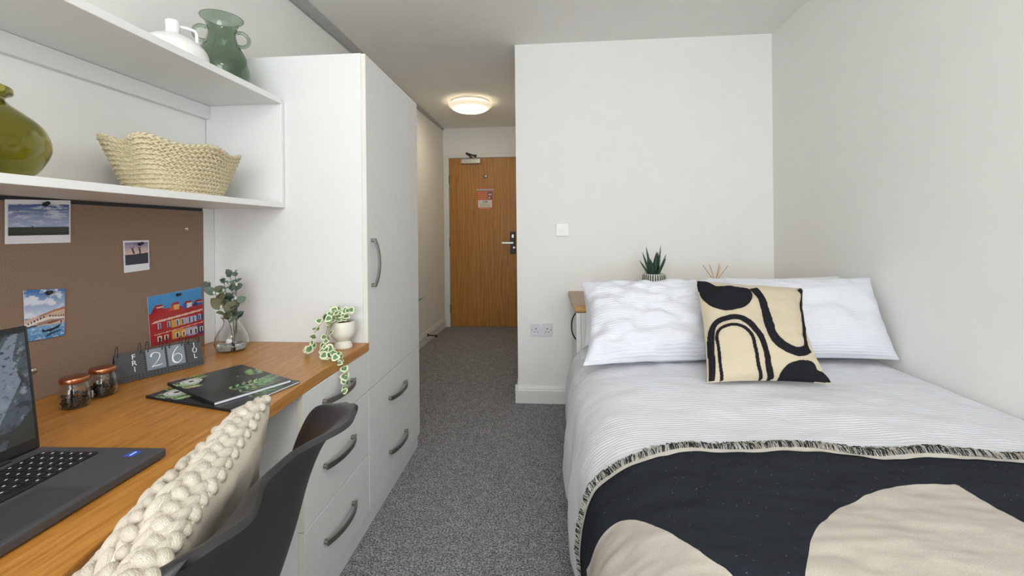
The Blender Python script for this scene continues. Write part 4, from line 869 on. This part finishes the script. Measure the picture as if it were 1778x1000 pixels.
m, nt, b = new_mat('woven_throw'); a_ = nt.nodes.new('ShaderNodeAttribute'); a_.attribute_name = 'pattern'; lt_ = nt.nodes.new('ShaderNodeMath'); lt_.operation = 'LESS_THAN'; lt_.inputs[1].default_value = 0; nt.links.new(a_.outputs['Fac'], lt_.inputs[0])
v_ = coords(nt, kind='UV'); f1 = tex(nt, v_, 500, 2); vo = nt.nodes.new('ShaderNodeTexVoronoi'); vo.inputs['Scale'].default_value = 75; nt.links.new(v_, vo.inputs['Vector'])
spk = ramp(nt, vo.outputs['Distance'], [(.05, lin((120, 124, 128))), (.10, lin((38, 41, 47)))]); cr = ramp(nt, f1, [(.3, lin((172, 164, 153))), (.7, lin((192, 185, 175)))])
mx = nt.nodes.new('ShaderNodeMix'); mx.data_type = 'RGBA'; nt.links.new(lt_.outputs[0], mx.inputs[0]); nt.links.new(spk, mx.inputs[6]); nt.links.new(cr, mx.inputs[7]); nt.links.new(mx.outputs[2], b.inputs['Base Color']); b.inputs['Roughness'].default_value = .95; b.inputs['Specular IOR Level'].default_value = .1; bump(nt, b, f1, .4, .002)
th_o.data.materials[0] = m
bm = grid(lambda u, v: throw_at(u, .975 + .025 * v, .0092), 190, 3, None, True); mk('hem', bm, 'fringe_w', th_o, True)
rnd = random.Random(9); vs, fs, mi = [], [], []
NF = 1900
for k in range(NF):
    u = k / NF; s = s0 + u * (s1 - s0); y = yedge(s); p = bed_at(s, y - .003, .008); L_ = rnd.uniform(.024, .040); ds = rnd.uniform(-.011, .011) + .005 * sin(k * .05); base = len(vs); w = .0011
    for t in (0, .35, .7, 1):
        q = bed_at(min(max(s + ds * t, .02), LT - .001), y - .003 + L_ * t, .008 + .010 * sin(pi * min(t * 1.1, 1)) * rnd.uniform(.3, 1.2))
        tv = (bed_at(min(s + .01, LT - .001), y, .008) - bed_at(max(s - .01, .01), y, .008)).normalized(); nv_ = Vector((0, 0, 1)) if abs(tv.z) < .6 else Vector((-1, 0, 0))
        vs += [q - tv * w, q + tv * w, q + nv_ * w * 1.6]
    for i in range(3):
        for e in range(3): a, b3 = base + i * 3 + e, base + i * 3 + (e + 1) % 3; fs.append((a, b3, b3 + 3, a + 3)); 
    mi += [rnd.choice((0, 1))] * 9
fo = mk('fringe', (vs, fs), ['fringe_w', 'fringe_b'], th_o, True, kind='stuff'); fo.data.polygons.foreach_set('material_index', mi)
md = th_o.modifiers.new('thickness', 'SOLIDIFY'); md.thickness = .003; md.offset = -1

# pillows
def pillow(label, TL, TR, BR, BL_, th, mat='bed', seed=0, wr=.02, pinch=.05, grp='white pillows on the bed', pl=0):
    bm, fn, nrm = cushion('p', '', [TL, TR, BR, BL_], th, mat, 44, (.72, .48), pinch=pinch, wr=wr, seed=seed, pw=3.2, pl=pl); return mk('pillow', bm, mat, None, True, label, 'pillow', grp)
pillow('plain white pillow behind the front left pillow, against the headboard', (.165, 2.26, .89), (.79, 2.27, .89), (.80, 2.14, .60), (.17, 2.13, .60), .15, 'bed2', 4)
pillow('plain white pillow behind the front right pillow, against the headboard', (.79, 2.27, .905), (1.41, 2.27, .915), (1.42, 2.14, .61), (.80, 2.14, .61), .15, 'bed2', 8)
pillow('large white crinkle pillow at the left front of the bed head', (.150, 2.085, .912), (.795, 2.10, .915), (.795, 1.90, .605), (.135, 1.80, .602), .15, 'bed', 1, .025, pl=.07)
pillow('large white crinkle pillow at the right, against the wall', (.81, 2.10, .925), (1.415, 2.07, .93), (1.43, 1.93, .605), (.81, 1.90, .605), .15, 'bed', 6, .012)
# patterned cushion
CQ = [U(1208, 486, 'Y', 1.90), U(1394, 500, 'Y', 1.92), U(1443, 667, 'Z', .600), U(1228, 665, 'Z', .600)]
bm, fn, nrm = cushion('c', '', CQ, .13, 'beige', 44, (.43, .43), pinch=.05, wr=.008, seed=12, pw=2.8, pr=.15)
pcu = thing('tufted_cushion', 'beige cushion with black tufted abstract shapes in front of the pillows', 'cushion', (CQ[2] + CQ[3]) / 2); mk('cover', bm, 'beige', pcu, True)
sg = 1 if nrm.y < 0 else -1
def px_uv(x, y):                                         # photo position -> cushion parameter (inverse bilinear on the projected quad)
    q = [(1208, 486), (1394, 500), (1443, 667), (1228, 665)]; a, b = .5, .5
    for _ in range(12):
        f = [q[0][i] * (1 - a) * (1 - b) + q[1][i] * a * (1 - b) + q[2][i] * a * b + q[3][i] * (1 - a) * b for i in (0, 1)]
        da = [(q[1][i] - q[0][i]) * (1 - b) + (q[2][i] - q[3][i]) * b for i in (0, 1)]; db = [(q[3][i] - q[0][i]) * (1 - a) + (q[2][i] - q[1][i]) * a for i in (0, 1)]
        D_ = da[0] * db[1] - da[1] * db[0]; ex, ey = x - f[0], y - f[1]; a += (ex * db[1] - ey * db[0]) / D_; b += (da[0] * ey - da[1] * ex) / D_
    return a, b
def pxc(x, y):
    X, Y = 960 + x * 620 / 1778, 410 + y * 620 / 1778; tx, ty = X, Y; a, b = px_uv(X, Y)
    for _ in range(14):
        c_ = lambda v: min(.999, max(.001, v)); P_ = to_px(fn(c_(a), c_(b), sg)); tx += (X - P_[0]) * .6; ty += (Y - P_[1]) * .6; a, b = px_uv(tx, ty)
    return min(1, max(0, a)), min(1, max(0, b))     # from the zoomed study of the bed head
def stroke(pts, w0, w1=None):
    w1 = w1 or w0; P = spline([(*pxc(*p), 0) for p in pts], 50); n = len(P); l, r = [], []
    for i, p in enumerate(P):
        t = (P[min(i + 1, n - 1)] - P[max(i - 1, 0)]).normalized(); q = Vector((-t.y, t.x, 0)); w = (w0 + (w1 - w0) * i / n) / 2; l.append((p.x + q.x * w, p.y + q.y * w)); r.append((p.x - q.x * w, p.y - q.y * w))
    return l + r[::-1]
def smooth_poly(pts): return [(p.x, p.y) for p in spline([(*pxc(*p), 0) for p in pts + [pts[0]]], 60)]
SHP = [smooth_poly([(716, 228), (770, 232), (812, 252), (880, 250), (960, 262), (988, 285), (985, 320), (955, 350), (900, 366), (840, 366), (790, 350), (750, 320), (728, 280)]),
       stroke([(998, 262), (1030, 300), (1056, 370), (1078, 450), (1105, 505), (1150, 545), (1205, 572), (1240, 575), (1272, 560)], .068, .078),
       stroke([(1222, 266), (1240, 300), (1236, 360), (1246, 430), (1252, 500), (1262, 580)], .055, .03),
       stroke([(788, 722), (793, 640), (786, 560), (788, 480), (815, 430), (880, 405), (940, 407), (990, 440), (1035, 500), (1060, 570), (1072, 640), (1080, 722)], .044),
       stroke([(838, 722), (832, 640), (825, 570), (815, 500), (835, 460), (890, 440), (940, 448), (985, 485), (1005, 550), (1022, 640), (1032, 722)], .021),
       smooth_poly([(1118, 722), (1135, 680), (1170, 640), (1220, 622), (1270, 622), (1300, 640), (1312, 668), (1345, 685), (1382, 728), (1250, 724)])]
NG = 230; NBV = NG + 1
gx, gy = np.meshgrid((np.arange(NG) + .5) / NG, (np.arange(NG) + .5) / NG, indexing='ij')
for poly in SHP:
    ins = np.zeros((NG, NG), bool); n = len(poly)
    for i in range(n):
        (x0, y0), (x1, y1) = poly[i], poly[(i + 1) % n]
        if y0 == y1: continue
        ins ^= ((y0 > gy) != (y1 > gy)) & (gx < (x1 - x0) * (gy - y0) / (y1 - y0) + x0)
    vid = {}; vs, fs = [], []
    def gv_(i, j, top):
        k = (i, j, top)
        if k not in vid: vid[k] = len(vs); vs.append(fn(i / NG, j / NG, sg, .0050 + random.uniform(0, .0012) if top else -.0005))
        return vid[k]
    for i, j in zip(*np.nonzero(ins)):
        i, j = int(i), int(j); fs.append((gv_(i, j, 1), gv_(i + 1, j, 1), gv_(i + 1, j + 1, 1), gv_(i, j + 1, 1)))
        for (di, dj, p, q) in ((-1, 0, (i, j), (i, j + 1)), (1, 0, (i + 1, j + 1), (i + 1, j)), (0, -1, (i + 1, j), (i, j)), (0, 1, (i, j + 1), (i + 1, j + 1))):
            a, b_ = i + di, j + dj
            if not (0 <= a < NG and 0 <= b_ < NG and ins[a, b_]): fs.append((gv_(*p, 1), gv_(*q, 1), gv_(*q, 0), gv_(*p, 0)))
    o = mk('tufted_shape', (vs, fs), 'tuft', pcu, True)

# ------------------------------------------------------------------ behind the bed head
cab = thing('bedside_cabinet', 'low white cabinet with pale oak top between headboard and wall', 'cabinet', (.8, 2.68, 0))
mk('cabinet_body', bx(.168, 1.436, 2.40, YF - .002, 0, .718, .002), 'lam', cab); mk('cabinet_top', bx(.128, 1.438, 2.395, YF - .001, .719, .748, .008), 'oak2', cab)
dr = mk('cabinet_door', bx(.15, .167, 2.41, YF - .03, .09, .712, .0015), 'lam', cab)
b2 = NB(); P = [Vector((.15 - .026 * (1 - abs(s) ** 2.5), 2.46, .62 + s * .075)) for s in np.linspace(-1, 1, 15)]; tube(b2, P, .004, 8); mk('handle', b2, 'dkmetal', dr, True)
pp = Vector((.617, 2.65, .749)); ag = thing('agave_plant', 'spiky green artificial succulent in black-and-white striped pot', 'plant', pp)
def pot_prof(): return [(.045, 0), (.058, .02), (.066, .07), (.066, .12), (.062, .143), (.058, .143), (.06, .12), (.0, .118)]
b2 = NB(); lathe(b2, [(0, 0)] + pot_prof(), pp, 40); mk('pot', b2, 'pot', ag, True)
vs, fs = [], []
for k in range(30):
    a = 2 * pi * k / 30
    for r, z in ((.0585, .018), (.0665, .07), (.0665, .12), (.063, .14)):
        for s in (-1, 1): b_ = a + s * .05; vs.append(pp + Vector((r * cos(b_) * 1.005, r * sin(b_) * 1.005, z)))
    base = k * 8
    for i in range(3): fs.append((base + 2 * i, base + 2 * i + 1, base + 2 * i + 3, base + 2 * i + 2))
    
for k in range(30): mk('stripe', ([vs[k * 8 + i] for i in range(8)], [(0, 1, 3, 2), (2, 3, 5, 4), (4, 5, 7, 6)]), 'black', ag)
def blade(base, d_, L, W, curve):
    d_ = Vector(d_).normalized(); sd = d_.cross(Vector((0, 0, 1))).normalized() if abs(d_.z) < .99 else Vector((1, 0, 0)); n = sd.cross(d_).normalized(); vs, fs = [], []
    for i in range(9):
        t = i / 8; w = W * (.55 + .9 * t - 1.45 * t * t) if t < 1 else 0; w = max(w, .0004); p = base + d_ * L * t + Vector((0, 0, 1)) * curve * t * t
        vs += [p - sd * w, p - n * w * .55, p + sd * w, p + n * w * .12]
    for i in range(8):
        for e in range(4): a, b_ = i * 4 + e, i * 4 + (e + 1) % 4; fs.append((a, b_, b_ + 4, a + 4))
    fs += [(3, 2, 1, 0), (32, 33, 34, 35)]; return vs, fs
rnd = random.Random(2)
for k in range(10):
    a = k * 2.399; tl_ = .16 + .055 * k; d_ = Vector((cos(a) * tl_, sin(a) * tl_, 1)); L_ = .175 - .005 * k + rnd.uniform(-.01, .01)
    mk('blade', blade(pp + Vector((cos(a) * .012, sin(a) * .012, .119)), d_, L_, .027, .01 - .002 * k), 'agave', ag, True)
dp = Vector((.965, 2.65, .749)); rd = thing('reed_diffuser', 'reed diffuser with thin rattan sticks behind the tufted cushion', 'diffuser', dp)
b2 = NB(); lathe(b2, shell_profile([(.032, 0), (.035, .005), (.035, .06), (.03, .072), (.013, .08), (.013, .096), (.015, .098)], .003), dp, 32); mk('bottle', b2, 'clear', rd, True)
for x, y in ((1220, 460), (1232, 460), (1249, 458), (1264, 461), (1251, 462)):
    e = U(x, y, 'Y', 2.65 + random.uniform(-.03, .03)); b2 = NB(); s_ = dp + Vector((random.uniform(-.006, .006), random.uniform(-.006, .006), .01)); tube(b2, [s_ + (Vector((dp.x, dp.y, dp.z + .09)) - s_) , e], .0022, 6); mk('reed', b2, 'reed', rd)
# plant beyond the wardrobe, only a leaf tip shows
fp = Vector((-1.02, 2.62, 0)); fl = thing('floor_plant', 'potted plant hidden behind the wardrobe, one green leaf tip showing', 'plant', fp)
b2 = NB(); lathe(b2, [(0, 0), (.07, 0), (.09, .16), (.085, .16), (.08, .14), (0, .14)], fp, 32); mk('pot', b2, 'pot', fl, True)
b2 = NB(); tube(b2, spline([fp + Vector((0, 0, .13)), fp + Vector((.01, 0, .4)), fp + Vector((.05, -.01, .66))], 12), .004, 6); mk('stem', b2, 'vine', fl, True)
for e in ((-.733, 2.58, .764), (-.9, 2.66, .8), (-1.12, 2.6, .72), (-1.0, 2.72, .76)):
    s_ = fp + Vector((.05, -.01, .66)); d_ = Vector(e) - s_; mk('leaf', blade(s_, d_, d_.length, .04, 0), 'green', fl, True)
